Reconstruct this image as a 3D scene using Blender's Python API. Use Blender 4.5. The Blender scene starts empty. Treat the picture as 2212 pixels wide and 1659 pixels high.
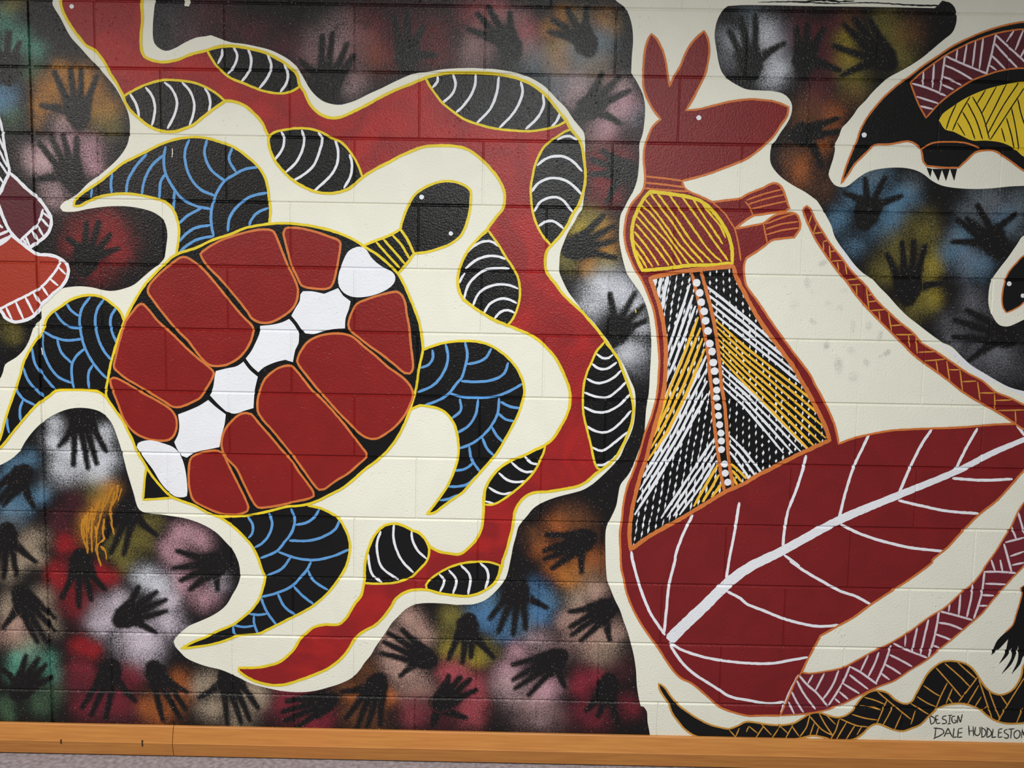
import bpy, math, random
import numpy as np
from mathutils import Vector, Euler
from mathutils.geometry import delaunay_2d_cdt

random.seed(7)
S = bpy.context.scene
C = S.collection

# ------------------------------------------------------------------ camera
FLOOR = 2.415                       # height of joint line 0 above the floor
CAM = np.array([1.12075, -2.79935, FLOOR - 0.88641])
ANG = (math.pi / 2 - 0.09606, -0.01746, 0.0087)
FPX = 1912.0
cam = bpy.data.cameras.new('camera')
cam.sensor_width = 36
cam.lens = FPX / 2212 * 36
cam.clip_start = 0.05
co = bpy.data.objects.new('camera', cam)
C.objects.link(co)
co.location = CAM
co.rotation_euler = ANG
S.camera = co
RM = np.array(Euler(ANG, 'XYZ').to_matrix())

# ------------------------------------------------------------------ world, lamps, exposure
w = bpy.data.worlds.new('World')
S.world = w
w.use_nodes = True
bg = w.node_tree.nodes['Background']
bg.inputs[0].default_value = (1.0, 0.97, 0.93, 1)
bg.inputs[1].default_value = 0.275


def ceiling_lamp(x, y, z, sx, sy, power, col):
    l = bpy.data.lights.new('ceiling_light', 'AREA')
    l.shape = 'RECTANGLE'
    l.size, l.size_y, l.energy, l.color = sx, sy, power, col
    o = bpy.data.objects.new('ceiling_light', l)
    C.objects.link(o)
    o.location = (x, y, z)
    return o


ceiling_lamp(1.24, -2.25, 2.72, 1.2, 0.5, 106, (0.985, 1.0, 0.97))
ceiling_lamp(-1.25, -2.0, 2.75, 0.9, 0.4, 66, (1.0, 0.95, 0.9))
vs = S.view_settings
vs.view_transform = 'Standard'
vs.look = 'None'
vs.gamma = 1
vs.use_curve_mapping = False
vs.exposure = 0.0


# ------------------------------------------------------------------ colours and materials
def lin(r, g, b):
    f = lambda c: c / 12.92 if c <= 0.04045 else ((c + 0.055) / 1.055) ** 2.4
    return (f(r / 255), f(g / 255), f(b / 255))


def relief_group():
    """the pores and roller texture of the painted concrete blocks"""
    g = bpy.data.node_groups.new('block_relief', 'ShaderNodeTree')
    g.interface.new_socket('Normal', in_out='OUTPUT', socket_type='NodeSocketVector')
    n, L = g.nodes, g.links
    geo = n.new('ShaderNodeNewGeometry')
    n1 = n.new('ShaderNodeTexNoise'); n1.inputs['Scale'].default_value = 170
    n1.inputs['Detail'].default_value = 3; n1.inputs['Roughness'].default_value = 0.6
    L.new(geo.outputs['Position'], n1.inputs['Vector'])
    # pits: a sparse set of voronoi cells
    v = n.new('ShaderNodeTexVoronoi'); v.inputs['Scale'].default_value = 62
    L.new(geo.outputs['Position'], v.inputs['Vector'])
    n2 = n.new('ShaderNodeTexNoise'); n2.inputs['Scale'].default_value = 9
    n2.inputs['Detail'].default_value = 3
    L.new(geo.outputs['Position'], n2.inputs['Vector'])
    pr = n.new('ShaderNodeMapRange'); pr.inputs[1].default_value = 0.10; pr.inputs[2].default_value = 0.22
    pr.inputs[3].default_value = 1; pr.inputs[4].default_value = 0
    L.new(v.outputs['Distance'], pr.inputs[0])
    pm = n.new('ShaderNodeMapRange'); pm.inputs[1].default_value = 0.50; pm.inputs[2].default_value = 0.66
    L.new(n2.outputs[0], pm.inputs[0])
    mul = n.new('ShaderNodeMath'); mul.operation = 'MULTIPLY'
    L.new(pr.outputs[0], mul.inputs[0]); L.new(pm.outputs[0], mul.inputs[1])
    b1 = n.new('ShaderNodeBump'); b1.inputs['Strength'].default_value = 0.7
    b1.inputs['Distance'].default_value = 0.0023
    L.new(n1.outputs[0], b1.inputs['Height'])
    b2 = n.new('ShaderNodeBump'); b2.invert = True; b2.inputs['Strength'].default_value = 0.5
    b2.inputs['Distance'].default_value = 0.003
    L.new(mul.outputs[0], b2.inputs['Height']); L.new(b1.outputs[0], b2.inputs['Normal'])
    o = n.new('NodeGroupOutput')
    L.new(b2.outputs[0], o.inputs[0])
    return g


RELIEF = relief_group()


def new_mat(name, rough=0.42):
    m = bpy.data.materials.new(name)
    m.use_nodes = True
    n, L = m.node_tree.nodes, m.node_tree.links
    p = n['Principled BSDF']
    p.inputs['Roughness'].default_value = rough
    p.inputs['Specular IOR Level'].default_value = 0.33
    return m, n, L, p


def paint_mat(name, rgb, rough=0.42, var=0.10, rgb2=None, vscale=9.0):
    m, n, L, p = new_mat(name, rough)
    geo = n.new('ShaderNodeNewGeometry')
    g = n.new('ShaderNodeGroup'); g.node_tree = RELIEF
    L.new(g.outputs[0], p.inputs['Normal'])
    t = n.new('ShaderNodeTexNoise'); t.inputs['Scale'].default_value = vscale
    t.inputs['Detail'].default_value = 5; t.inputs['Distortion'].default_value = 0.8
    L.new(geo.outputs['Position'], t.inputs['Vector'])
    r = n.new('ShaderNodeValToRGB')
    a = lin(*rgb)
    b = lin(*rgb2) if rgb2 else tuple(c * (1 - var) for c in a)
    r.color_ramp.elements[0].position = 0.40; r.color_ramp.elements[0].color = (*b, 1)
    r.color_ramp.elements[1].position = 0.62; r.color_ramp.elements[1].color = (*a, 1)
    L.new(t.outputs[0], r.inputs[0]); L.new(r.outputs[0], p.inputs['Base Color'])
    return m


def spray_mat(name, base, rough=0.45):
    """sprayed paint: colour and density come with the surface, the grain from noise"""
    m, n, L, p = new_mat(name, rough)
    geo = n.new('ShaderNodeNewGeometry')
    g = n.new('ShaderNodeGroup'); g.node_tree = RELIEF
    L.new(g.outputs[0], p.inputs['Normal'])
    at = n.new('ShaderNodeAttribute'); at.attribute_name = 'spray'
    t = n.new('ShaderNodeTexNoise'); t.inputs['Scale'].default_value = 210
    t.inputs['Detail'].default_value = 4; t.inputs['Roughness'].default_value = 0.85
    L.new(geo.outputs['Position'], t.inputs['Vector'])
    t2 = n.new('ShaderNodeTexNoise'); t2.inputs['Scale'].default_value = 16
    t2.inputs['Detail'].default_value = 3
    L.new(geo.outputs['Position'], t2.inputs['Vector'])
    # density broken up by grain
    s = n.new('ShaderNodeMath'); s.operation = 'MULTIPLY_ADD'
    s.inputs[1].default_value = 2.9; s.inputs[2].default_value = -1.5
    L.new(t.outputs[0], s.inputs[0])
    s2 = n.new('ShaderNodeMath'); s2.operation = 'MULTIPLY_ADD'
    s2.inputs[1].default_value = 0.7; s2.inputs[2].default_value = -0.35
    L.new(t2.outputs[0], s2.inputs[0])
    ad = n.new('ShaderNodeMath'); ad.operation = 'ADD'
    L.new(s.outputs[0], ad.inputs[0]); L.new(s2.outputs[0], ad.inputs[1])
    # weight of the grain fades out where there is no spray
    wgt = n.new('ShaderNodeMapRange'); wgt.inputs[1].default_value = 0.0; wgt.inputs[2].default_value = 0.30
    L.new(at.outputs['Alpha'], wgt.inputs[0])
    mu = n.new('ShaderNodeMath'); mu.operation = 'MULTIPLY'
    L.new(ad.outputs[0], mu.inputs[0]); L.new(wgt.outputs[0], mu.inputs[1])
    tot = n.new('ShaderNodeMath'); tot.operation = 'ADD'; tot.use_clamp = True
    L.new(at.outputs['Alpha'], tot.inputs[0]); L.new(mu.outputs[0], tot.inputs[1])
    mx = n.new('ShaderNodeMix'); mx.data_type = 'RGBA'
    mx.inputs['A'].default_value = (*lin(*base), 1)
    L.new(tot.outputs[0], mx.inputs['Factor']); L.new(at.outputs['Color'], mx.inputs['B'])
    # stray pale droplets
    t3 = n.new('ShaderNodeTexNoise'); t3.inputs['Scale'].default_value = 260
    t3.inputs['Detail'].default_value = 0
    L.new(geo.outputs['Position'], t3.inputs['Vector'])
    sp = n.new('ShaderNodeMapRange'); sp.inputs[1].default_value = 0.76; sp.inputs[2].default_value = 0.81
    sp.inputs[3].default_value = 0.0; sp.inputs[4].default_value = 0.5 if base[0] < 100 else 0.0
    L.new(t3.outputs[0], sp.inputs[0])
    m2 = n.new('ShaderNodeMix'); m2.data_type = 'RGBA'
    L.new(sp.outputs[0], m2.inputs['Factor']); L.new(mx.outputs['Result'], m2.inputs['A'])
    m2.inputs['B'].default_value = (*lin(186, 180, 176), 1)
    L.new(m2.outputs['Result'], p.inputs['Base Color'])
    return m


M = {
    'cream': paint_mat('cream_wall_paint', (226, 226, 212), 0.5, 0.03),
    'ground': spray_mat('sprayed_black_paint', (17, 16, 17), 0.28),
    'smudge': spray_mat('smudged_cream_paint', (226, 226, 212), 0.5),
    'black': paint_mat('black_paint', (15, 15, 16), 0.28, 0.15),
    'scute': paint_mat('turtle_red_paint', (129, 23, 22), 0.34, 0.10),
    'snakered': paint_mat('snake_red_paint', (158, 30, 29), 0.34, 0, (134, 25, 28), 7),
    'roored': paint_mat('kangaroo_red_paint', (121, 25, 28), 0.36, 0.12),
    'maroon': paint_mat('maroon_paint', (86, 28, 38), 0.42, 0.1),
    'plum': paint_mat('plum_paint', (112, 30, 42), 0.42, 0.1),
    'rust': paint_mat('rust_orange_paint', (158, 50, 31), 0.42, 0.08),
    'yellow': paint_mat('yellow_line_paint', (226, 202, 42), 0.42, 0.1),
    'panel': paint_mat('yellow_panel_paint', (226, 196, 44), 0.45, 0.06),
    'gold': paint_mat('gold_line_paint', (236, 184, 52), 0.42, 0.06),
    'ochre': paint_mat('ochre_line_paint', (204, 146, 58), 0.45, 0.1),
    'orange': paint_mat('orange_line_paint', (203, 115, 55), 0.42, 0.08),
    'blue': paint_mat('blue_line_paint', (92, 152, 210), 0.42, 0.08),
    'white': paint_mat('white_paint', (226, 229, 236), 0.42, 0.04),
    'pale': paint_mat('pale_lilac_line_paint', (216, 206, 214), 0.45, 0.08),
    'touch': paint_mat('touch_up_white_paint', (222, 223, 228), 0.5, 0.04),
    'ink': paint_mat('black_marker_ink', (44, 44, 42), 0.55, 0.2),
    'drip': paint_mat('gold_drip_paint', (188, 128, 38), 0.35, 0.2),
}


for k in ('ground', 'black'):
    M[k].node_tree.nodes['Principled BSDF'].inputs['Specular IOR Level'].default_value = 0.28


# ------------------------------------------------------------------ photograph pixel -> point on the wall plane (y = 0)
def W(px, py):
    d = RM @ np.array([(px - 1106) / FPX, -(py - 829.5) / FPX, -1.0])
    t = -CAM[1] / d[1]
    return (CAM[0] + t * d[0], CAM[2] + t * d[2])


MPP = 0.00147                        # metres on the wall per pixel
K = 2212 / 600
TILES = {'P': (0, 0, 1), 'K1': (1330, 560, 5.53), 'K2': (1330, 850, 5.53), 'M': (1540, 740, 2212 / 300)}
for ci, ox in enumerate((0, 500, 1000, 1612)):
    for ri, oy in zip('ABCD', (0, 400, 800, 1209)):
        TILES['%s%d' % (ri, ci + 1)] = (ox, oy, K)


def parse(s):
    """'A1 10,20 30,40! ...' -> [(px, py, corner)]"""
    out = []
    ox, oy, k = TILES['P']
    for tok in s.split():
        if tok in TILES:
            ox, oy, k = TILES[tok]
            continue
        corner = tok.endswith('!')
        x, y = tok.rstrip('!').split(',')[:2]
        out.append((ox + float(x) / k, oy + float(y) / k, corner))
    return out


def smooth(pts, closed, step=6.0):
    n = len(pts)
    P = [np.array(p[:2]) for p in pts]
    cor = [p[2] for p in pts]
    if n == 2 and not closed:
        m = max(2, int(np.linalg.norm(P[1] - P[0]) / (step * 2)) + 1)
        return [P[0] + (P[1] - P[0]) * i / m for i in range(m + 1)]
    out = []
    segs = n if closed else n - 1

    def tan(i, out_dir, ln):
        a, b = P[(i - 1) % n], P[(i + 1) % n]
        if (not closed and i in (0, n - 1)) or cor[i]:
            j = (i + 1) % n if out_dir else (i - 1) % n
            if not closed and ((i == 0 and not out_dir) or (i == n - 1 and out_dir)):
                return np.zeros(2)
            d = (P[j] - P[i]) if out_dir else (P[i] - P[j])
        else:
            d = b - a
        l = np.linalg.norm(d)
        return d / l * ln if l > 1e-6 else d
    for i in range(segs):
        j = (i + 1) % n
        ln = np.linalg.norm(P[j] - P[i])
        if ln < 1e-6:
            continue
        m0, m1 = tan(i, True, ln), tan(j, False, ln)
        k = max(1, int(ln / step))
        for q in range(k):
            t = q / k
            out.append((2 * t**3 - 3 * t**2 + 1) * P[i] + (t**3 - 2 * t**2 + t) * m0
                       + (-2 * t**3 + 3 * t**2) * P[j] + (t**3 - t**2) * m1)
    if not closed:
        out.append(P[-1])
    return out


def poly(s):
    """closed smooth outline on the wall, as metres"""
    return [W(*p) for p in smooth(parse(s), True)]


def path(s):
    return [W(*p) for p in smooth(parse(s), False)]


# ------------------------------------------------------------------ the block grid and the height of the wall's face
BW, BH = 0.4, 0.2
CTRL = -0.4                          # straight control joint
NTOP, NBOT = -3, 13                  # joint line numbers
XMIN, XMAX = -1.9, 4.3
HZ_IN, HZ_OUT, HZ_D = 0.0010, 0.0052, 0.0046
VT_IN, VT_OUT, VT_D = 0.0010, 0.0034, 0.0026
CT_IN, CT_OUT, CT_D = 0.0040, 0.0070, 0.0075
LINES = [FLOOR - BH * i for i in range(NTOP, NBOT + 1)]


def course_of(i):                    # course i lies between line i-1 (above) and line i (below)
    return FLOOR - BH * (i - 1), FLOOR - BH * i


def joints(i):
    off = 0.0 if i % 2 == 0 else 0.5
    xs = [(k + off) * BW for k in range(-1, 12)]
    xs = [x for x in xs if x > CTRL + 0.01 and x < XMAX - 0.05]
    k = 0.5 if i % 2 else 1.0
    x = CTRL - BW * k
    while x > XMIN + 0.05:
        xs.append(x)
        x -= BW
    return sorted(xs + [CTRL])


def depth(x, z):
    """how far the painted face lies behind the block plane"""
    d = 0.0
    i = round((FLOOR - z) / BH)
    a = abs(z - (FLOOR - BH * i))
    if a < HZ_OUT:
        d = HZ_D * min(1.0, (HZ_OUT - a) / (HZ_OUT - HZ_IN))
    c = math.floor((FLOOR - z) / BH) + 1
    for xj in joints(c):
        ti, to, td = (CT_IN, CT_OUT, CT_D) if xj == CTRL else (VT_IN, VT_OUT, VT_D)
        a = abs(x - xj)
        if a < to:
            d = max(d, td * min(1.0, (to - a) / (to - ti)))
    return d


JCACHE = {}
_j = joints


def joints(i):
    if i not in JCACHE:
        JCACHE[i] = _j(i)
    return JCACHE[i]


STEP = 0.00026
ORIG = {}


def link(o, parent=None, origin=(0, 0, 0)):
    C.objects.link(o)
    ORIG[o.name] = Vector(origin)
    if parent is not None:
        o.parent = parent
        o.location = Vector(origin) - ORIG[parent.name]
    else:
        o.location = origin


def tag(o, label=None, cat=None, group=None, kind=None):
    if label: o['label'] = label
    if cat: o['category'] = cat
    if group: o['group'] = group
    if kind: o['kind'] = kind
    return o


def thing(name, label, cat, at, group=None):
    o = bpy.data.objects.new(name, None)
    o.empty_display_size = 0.05
    x, z = W(*at)
    link(o, None, (x, 0, z))
    return tag(o, label, cat, group)


def area(p):
    return sum(p[i][0] * p[(i + 1) % len(p)][1] - p[(i + 1) % len(p)][0] * p[i][1] for i in range(len(p))) / 2


NF = [0]


def inside(q, P):
    """even-odd test of many points against one outline"""
    r = np.zeros(len(P), bool)
    x, y = P[:, 0], P[:, 1]
    for (x0, y0), (x1, y1) in zip(q, list(q[1:]) + [q[0]]):
        if y0 == y1:
            continue
        c = (y0 > y) != (y1 > y)
        r ^= c & (x < (x1 - x0) * (y - y0) / (y1 - y0) + x0)
    return r


def convex_in(q, P):
    Q = np.array(q)
    lo, hi = Q.min(0), Q.max(0)
    m = np.nonzero(((P >= lo) & (P <= hi)).all(1))[0]
    r = np.zeros(len(P), bool)
    if len(m):
        r[m] = inside(q, P[m])
    return r


def film(name, polys, layer, mat, parent=None, clip=None, pts=None, attr=None):
    """a coat of paint that follows the blocks and dips into the joints.
    polys: outlines in wall metres (their union is painted); clip: outline it must stay inside."""
    NF[0] += 1
    layer = layer + 0.02 * (NF[0] % 12)          # no two coats share one plane
    V, F, E = [], [], []
    for q in polys:
        if area(q) < 0:
            q = q[::-1]
        b = len(V)
        V += [Vector(p) for p in q]
        F.append(list(range(b, b + len(q))))
    nf = len(F)
    xs = [v.x for v in V]; zs = [v.y for v in V]
    x0, x1, z0, z1 = min(xs) - 0.004, max(xs) + 0.004, min(zs) - 0.004, max(zs) + 0.004
    if clip is not None:
        q = clip if area(clip) > 0 else clip[::-1]
        b = len(V)
        V += [Vector(p) for p in q]
        F.append(list(range(b, b + len(q))))
    if pts is not None:
        V += [Vector(p) for p in pts]

    js = 9.0 if attr is None else (0.012 if x1 - x0 > 1 else 0.005)   # coloured films need points along the joints too

    def seg(a, b):
        a, b = Vector(a), Vector(b)
        k = max(1, int((b - a).length / js))
        for i in range(k + 1):
            V.append(a + (b - a) * (i / k))
            if i:
                E.append((len(V) - 2, len(V) - 1))
    for z in LINES:
        for o in (-HZ_OUT, -HZ_IN, HZ_IN, HZ_OUT):
            if z0 < z + o < z1:
                seg((x0, z + o), (x1, z + o))
    for i in range(NTOP + 1, NBOT + 1):
        zt, zb = course_of(i)
        a, b = min(zt, z1), max(zb, z0)
        if a - b < 1e-4:
            continue
        for xj in joints(i):
            ti, to = (CT_IN, CT_OUT) if xj == CTRL else (VT_IN, VT_OUT)
            for o in (-to, -ti, ti, to):
                if x0 < xj + o < x1:
                    seg((xj + o, a), (xj + o, b))
            for sg in (-1, 1):
                if x0 < xj + sg * to < x1 and x0 < xj + sg * ti < x1:
                    for zj, dz in ((zt, -1), (zb, 1)):
                        if z0 < zj + dz * HZ_OUT < z1 and z0 < zj + dz * HZ_IN < z1:
                            seg((xj + sg * to, zj + dz * HZ_OUT), (xj + sg * ti, zj + dz * HZ_IN))
    ov, oe, of, _, _, fo = delaunay_2d_cdt(V, E, F, 0, 1e-6)
    OV = np.array([(v.x, v.y) for v in ov])
    tri = np.array([f for f in of if len(f) == 3])
    A, B, Cc = OV[tri[:, 0]], OV[tri[:, 1]], OV[tri[:, 2]]
    cen = (A + B + Cc) / 3
    ar = np.abs((B - A)[:, 0] * (Cc - A)[:, 1] - (B - A)[:, 1] * (Cc - A)[:, 0]) / 2
    small = [q for q in polys if len(q) <= 4]
    big = [(k, q) for k, q in enumerate(polys) if len(q) > 4]
    ins = np.zeros(len(tri), bool)
    for q in small:                      # centroid test against each little convex piece
        ins |= convex_in(q, cen)
    for k, q in big:
        m = np.array([k in og for f, og in zip(of, fo) if len(f) == 3])
        if abs(ar[m].sum() - abs(area(q))) > 0.004 * abs(area(q)) + 1e-6:
            m = inside(q, cen)           # the fill leaked: test every face instead
        ins |= m
    if clip is not None:
        ins &= inside(clip, cen)
    keep = [list(f) for f in tri[ins]]
    if not keep:
        return None
    used = sorted({i for f in keep for i in f})
    idx = {u: i for i, u in enumerate(used)}
    vv = [(ov[u].x, depth(ov[u].x, ov[u].y) - layer * STEP, ov[u].y) for u in used]
    c = (sum(v[0] for v in vv) / len(vv), 0, sum(v[2] for v in vv) / len(vv))
    me = bpy.data.meshes.new(name)
    me.from_pydata([(v[0] - c[0], v[1], v[2] - c[2]) for v in vv], [], [[idx[i] for i in f] for f in keep])
    me.materials.append(M[mat])
    if attr is not None:
        a = me.attributes.new('spray', 'FLOAT_COLOR', 'POINT')
        col = attr(np.array([(v[0], v[2]) for v in vv]))
        a.data.foreach_set('color', col.astype(np.float32).ravel())
    o = bpy.data.objects.new(name, me)
    link(o, parent, c)
    return o


def ribbon(p, wd, closed=False, rough=0.15, taper=True):
    """quads along a path of wall points; wd in metres (number or list)"""
    P = np.array(p)
    n = len(P)
    if closed:
        T = np.roll(P, -1, 0) - np.roll(P, 1, 0)
    else:
        T = np.gradient(P, axis=0)
    T /= np.maximum(np.linalg.norm(T, axis=1), 1e-9)[:, None]
    N = np.stack([-T[:, 1], T[:, 0]], 1)
    if isinstance(wd, (list, tuple)):
        wds = np.interp(np.linspace(0, 1, n), np.linspace(0, 1, len(wd)), wd)
    else:
        wds = np.full(n, wd)
    a = wds * 0.5 * (1 + np.array([random.uniform(-1, 1) for _ in range(n)]) * rough)
    b = wds * 0.5 * (1 + np.array([random.uniform(-1, 1) for _ in range(n)]) * rough)
    if taper and not closed and n > 2:
        for q in (0, -1):
            a[q] *= 0.55; b[q] *= 0.55
    Lf, Rt = P + N * a[:, None], P - N * b[:, None]
    out = []
    for i in range(n if closed else n - 1):
        j = (i + 1) % n
        a, b, c, d = tuple(Lf[i]), tuple(Rt[i]), tuple(Rt[j]), tuple(Lf[j])
        out += [[a, b, c], [a, c, d]]
    return [q for q in out if abs(area(q)) > 2e-8]


def shape(name, s, layer, mat, parent, line=None, lw=6, label=None, clip=None, line_name='outline'):
    """a painted area; its drawn outline is its own child"""
    p = poly(s)
    o = film(name, [p], layer, mat, parent, clip)
    if label:
        o['label'] = label
    if line:
        film(line_name, ribbon(p, lw * MPP, True), layer + 1.5, line, o, clip)
    return o


def strokes(name, rows, layer, mat, parent, lw=5, clip=None, rough=0.14):
    """each drawn line is a part of its own"""
    for s in rows:
        film(name, ribbon(path(s), lw * MPP, rough=rough), layer, mat, parent, clip)


def disc(name, tile, x, y, r, layer, mat, parent):
    ox, oy, k = TILES[tile]
    cx, cy = ox + x / k, oy + y / k
    p = [W(cx + r / k * math.cos(t) * random.uniform(.94, 1.06), cy + r / k * math.sin(t) * random.uniform(.94, 1.06))
         for t in np.linspace(0, 2 * math.pi, 18, endpoint=False)]
    return film(name, [p], layer, mat, parent)


def rows(s):
    return [r.strip() for r in s.split('|') if r.strip()]


# ------------------------------------------------------------------ the setting: block wall, baseboard, floor
def boxmesh(name, x0, x1, y0, y1, z0, z1):
    me = bpy.data.meshes.new(name)
    v = [(x, y, z) for x in (x0, x1) for y in (y0, y1) for z in (z0, z1)]
    f = [(0, 1, 3, 2), (4, 6, 7, 5), (0, 4, 5, 1), (2, 3, 7, 6), (0, 2, 6, 4), (1, 5, 7, 3)]
    me.from_pydata(v, [], f)
    return me


me = boxmesh('wall_back', XMIN, XMAX, CT_D, 0.19, 0, FLOOR - BH * NTOP)
me.materials.append(M['cream'])
wall = bpy.data.objects.new('wall_back', me)
link(wall)
tag(wall, 'cream painted concrete block wall carrying a mural', None, None, 'structure')

# mortar beds between the blocks, deeper only at the control joint
bv, bf = [], []
for (xa, xb) in ((XMIN, CTRL - CT_OUT), (CTRL + CT_OUT, XMAX)):
    for z in LINES:
        b = len(bv)
        bv += [(xa, HZ_D, z - 0.012), (xb, HZ_D, z - 0.012), (xb, HZ_D, z + 0.012), (xa, HZ_D, z + 0.012)]
        bf.append((b, b + 1, b + 2, b + 3))
for i in range(NTOP + 1, NBOT + 1):
    zt, zb = course_of(i)
    for xj in joints(i):
        if xj == CTRL:
            continue
        b = len(bv)
        za, zc = zb + HZ_OUT, zt - HZ_OUT
        bv += [(xj - 0.008, VT_D, za), (xj + 0.008, VT_D, za), (xj + 0.008, VT_D, zc), (xj - 0.008, VT_D, zc)]
        bf.append((b, b + 1, b + 2, b + 3))
me = bpy.data.meshes.new('mortar_joints')
me.from_pydata(bv, [], bf)
me.materials.append(M['cream'])
mo = bpy.data.objects.new('mortar_joints', me)
link(mo, wall)

BLOCKS = {}


def block_mesh(wl, h, lj, rj):
    key = (round(wl, 3), round(h, 3), lj, rj)
    if key in BLOCKS:
        return BLOCKS[key]
    def ins(c, k):
        return ((CT_IN, CT_OUT, CT_D) if c else (VT_IN, VT_OUT, VT_D))[k]
    def ring(k, y):
        hz = (HZ_IN, HZ_OUT)[k]
        return [(-wl / 2 + ins(lj, k), y, -h / 2 + hz), (wl / 2 - ins(rj, k), y, -h / 2 + hz),
                (wl / 2 - ins(rj, k), y, h / 2 - hz), (-wl / 2 + ins(lj, k), y, h / 2 - hz)]
    dep = [max(HZ_D, ins(lj, 2)), max(HZ_D, ins(rj, 2))]
    a = ring(1, 0.0)
    b = [(x, dep[0] if x < 0 else dep[1], z) for x, y, z in ring(0, 0)]
    c = [(x, 0.18, z) for x, y, z in ring(0, 0)]
    me = bpy.data.meshes.new('concrete_block')
    f = [(0, 1, 2, 3)]
    for i in range(4):
        j = (i + 1) % 4
        f += [(i, i + 4, j + 4, j), (i + 4, i + 8, j + 8, j + 4)]
    me.from_pydata(a + b + c, [], f)
    me.materials.append(M['cream'])
    BLOCKS[key] = me
    return me


for i in range(NTOP + 1, NBOT + 1):
    zt, zb = course_of(i)
    zb = max(zb, 0.0)
    if zt - zb < 0.01:
        continue
    xs = [XMIN] + joints(i) + [XMAX]
    for a, b in zip(xs, xs[1:]):
        o = bpy.data.objects.new('concrete_block', block_mesh(b - a, zt - zb, a == CTRL, b == CTRL))
        link(o, wall, ((a + b) / 2, 0, (zt + zb) / 2))


def wood_mat():
    m, n, L, p = new_mat('varnished_wood', 0.38)
    tc = n.new('ShaderNodeNewGeometry')
    mp = n.new('ShaderNodeMapping'); mp.inputs['Scale'].default_value = (2.5, 20, 60)
    L.new(tc.outputs['Position'], mp.inputs['Vector'])
    t = n.new('ShaderNodeTexNoise'); t.inputs['Scale'].default_value = 2.2
    t.inputs['Detail'].default_value = 6; t.inputs['Distortion'].default_value = 0.6
    L.new(mp.outputs[0], t.inputs['Vector'])
    r = n.new('ShaderNodeValToRGB')
    e = r.color_ramp.elements
    e[0].position = 0.25; e[0].color = (*lin(172, 112, 54), 1)
    e[1].position = 0.72; e[1].color = (*lin(200, 138, 70), 1)
    L.new(t.outputs[0], r.inputs[0])
    t2 = n.new('ShaderNodeTexNoise'); t2.inputs['Scale'].default_value = 3.5; t2.inputs['Detail'].default_value = 4
    L.new(tc.outputs['Position'], t2.inputs['Vector'])
    mr = n.new('ShaderNodeMapRange'); mr.inputs[1].default_value = .35; mr.inputs[2].default_value = .7
    mr.inputs[3].default_value = 0.0; mr.inputs[4].default_value = 0.5
    L.new(t2.outputs[0], mr.inputs[0])
    mx = n.new('ShaderNodeMix'); mx.data_type = 'RGBA'
    L.new(mr.outputs[0], mx.inputs['Factor']); L.new(r.outputs[0], mx.inputs['A'])
    mx.inputs['B'].default_value = (*lin(194, 122, 64), 1)
    L.new(mx.outputs['Result'], p.inputs['Base Color'])
    b = n.new('ShaderNodeBump'); b.inputs['Strength'].default_value = 0.25; b.inputs['Distance'].default_value = 0.001
    L.new(t.outputs[0], b.inputs['Height']); L.new(b.outputs[0], p.inputs['Normal'])
    return m


M['wood'] = wood_mat()
m, n, L, p = new_mat('grey_concrete_floor', 0.6)
geo = n.new('ShaderNodeNewGeometry')
t = n.new('ShaderNodeTexNoise'); t.inputs['Scale'].default_value = 60; t.inputs['Detail'].default_value = 6
L.new(geo.outputs['Position'], t.inputs['Vector'])
r = n.new('ShaderNodeValToRGB')
r.color_ramp.elements[0].position = .32; r.color_ramp.elements[0].color = (*lin(122, 116, 120), 1)
r.color_ramp.elements[1].position = .7; r.color_ramp.elements[1].color = (*lin(166, 158, 164), 1)
L.new(t.outputs[0], r.inputs[0]); L.new(r.outputs[0], p.inputs['Base Color'])
b = n.new('ShaderNodeBump'); b.inputs['Strength'].default_value = .3; b.inputs['Distance'].default_value = .001
L.new(t.outputs[0], b.inputs['Height']); L.new(b.outputs[0], p.inputs['Normal'])
M['floor'] = m
m, n, L, p = new_mat('dark_mark', 0.6)
p.inputs['Base Color'].default_value = (*lin(62, 40, 24), 1)
M['mark'] = m

me = boxmesh('floor', XMIN, XMAX, -5.0, 0.19, -0.05, 0.0)
me.materials.append(M['floor'])
fl = bpy.data.objects.new('floor', me)
link(fl)
tag(fl, 'grey concrete floor in front of the mural wall', None, None, 'structure')

bb = bpy.data.objects.new('baseboard_back', None)
bb.empty_display_size = 0.05
link(bb, None, (0.0, 0, 0))
tag(bb, 'varnished golden wooden baseboard along the foot of the wall', None, None, 'structure')
# cross-section: small rounded top, sloping upper face, near-vertical lower face, shadow gap at the floor
PROF = [(0.0, 0.1045), (-0.0085, 0.1045), (-0.011, 0.102), (-0.0225, 0.0540), (-0.0238, 0.0515), (-0.0225, 0.047),
        (-0.0130, 0.005), (-0.009, 0.0035), (0.0, 0.0035)]


def board(x0, x1):
    me = bpy.data.meshes.new('board')
    k = len(PROF)
    v = [(x0, y, z) for y, z in PROF] + [(x1, y, z) for y, z in PROF]
    f = [(i, (i + 1) % k, (i + 1) % k + k, i + k) for i in range(k)]
    f += [tuple(range(k))[::-1], tuple(range(k, 2 * k))]
    me.from_pydata(v, [], [q[::-1] for q in f])
    me.materials.append(M['wood'])
    o = bpy.data.objects.new('board', me)
    link(o, bb)


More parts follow.
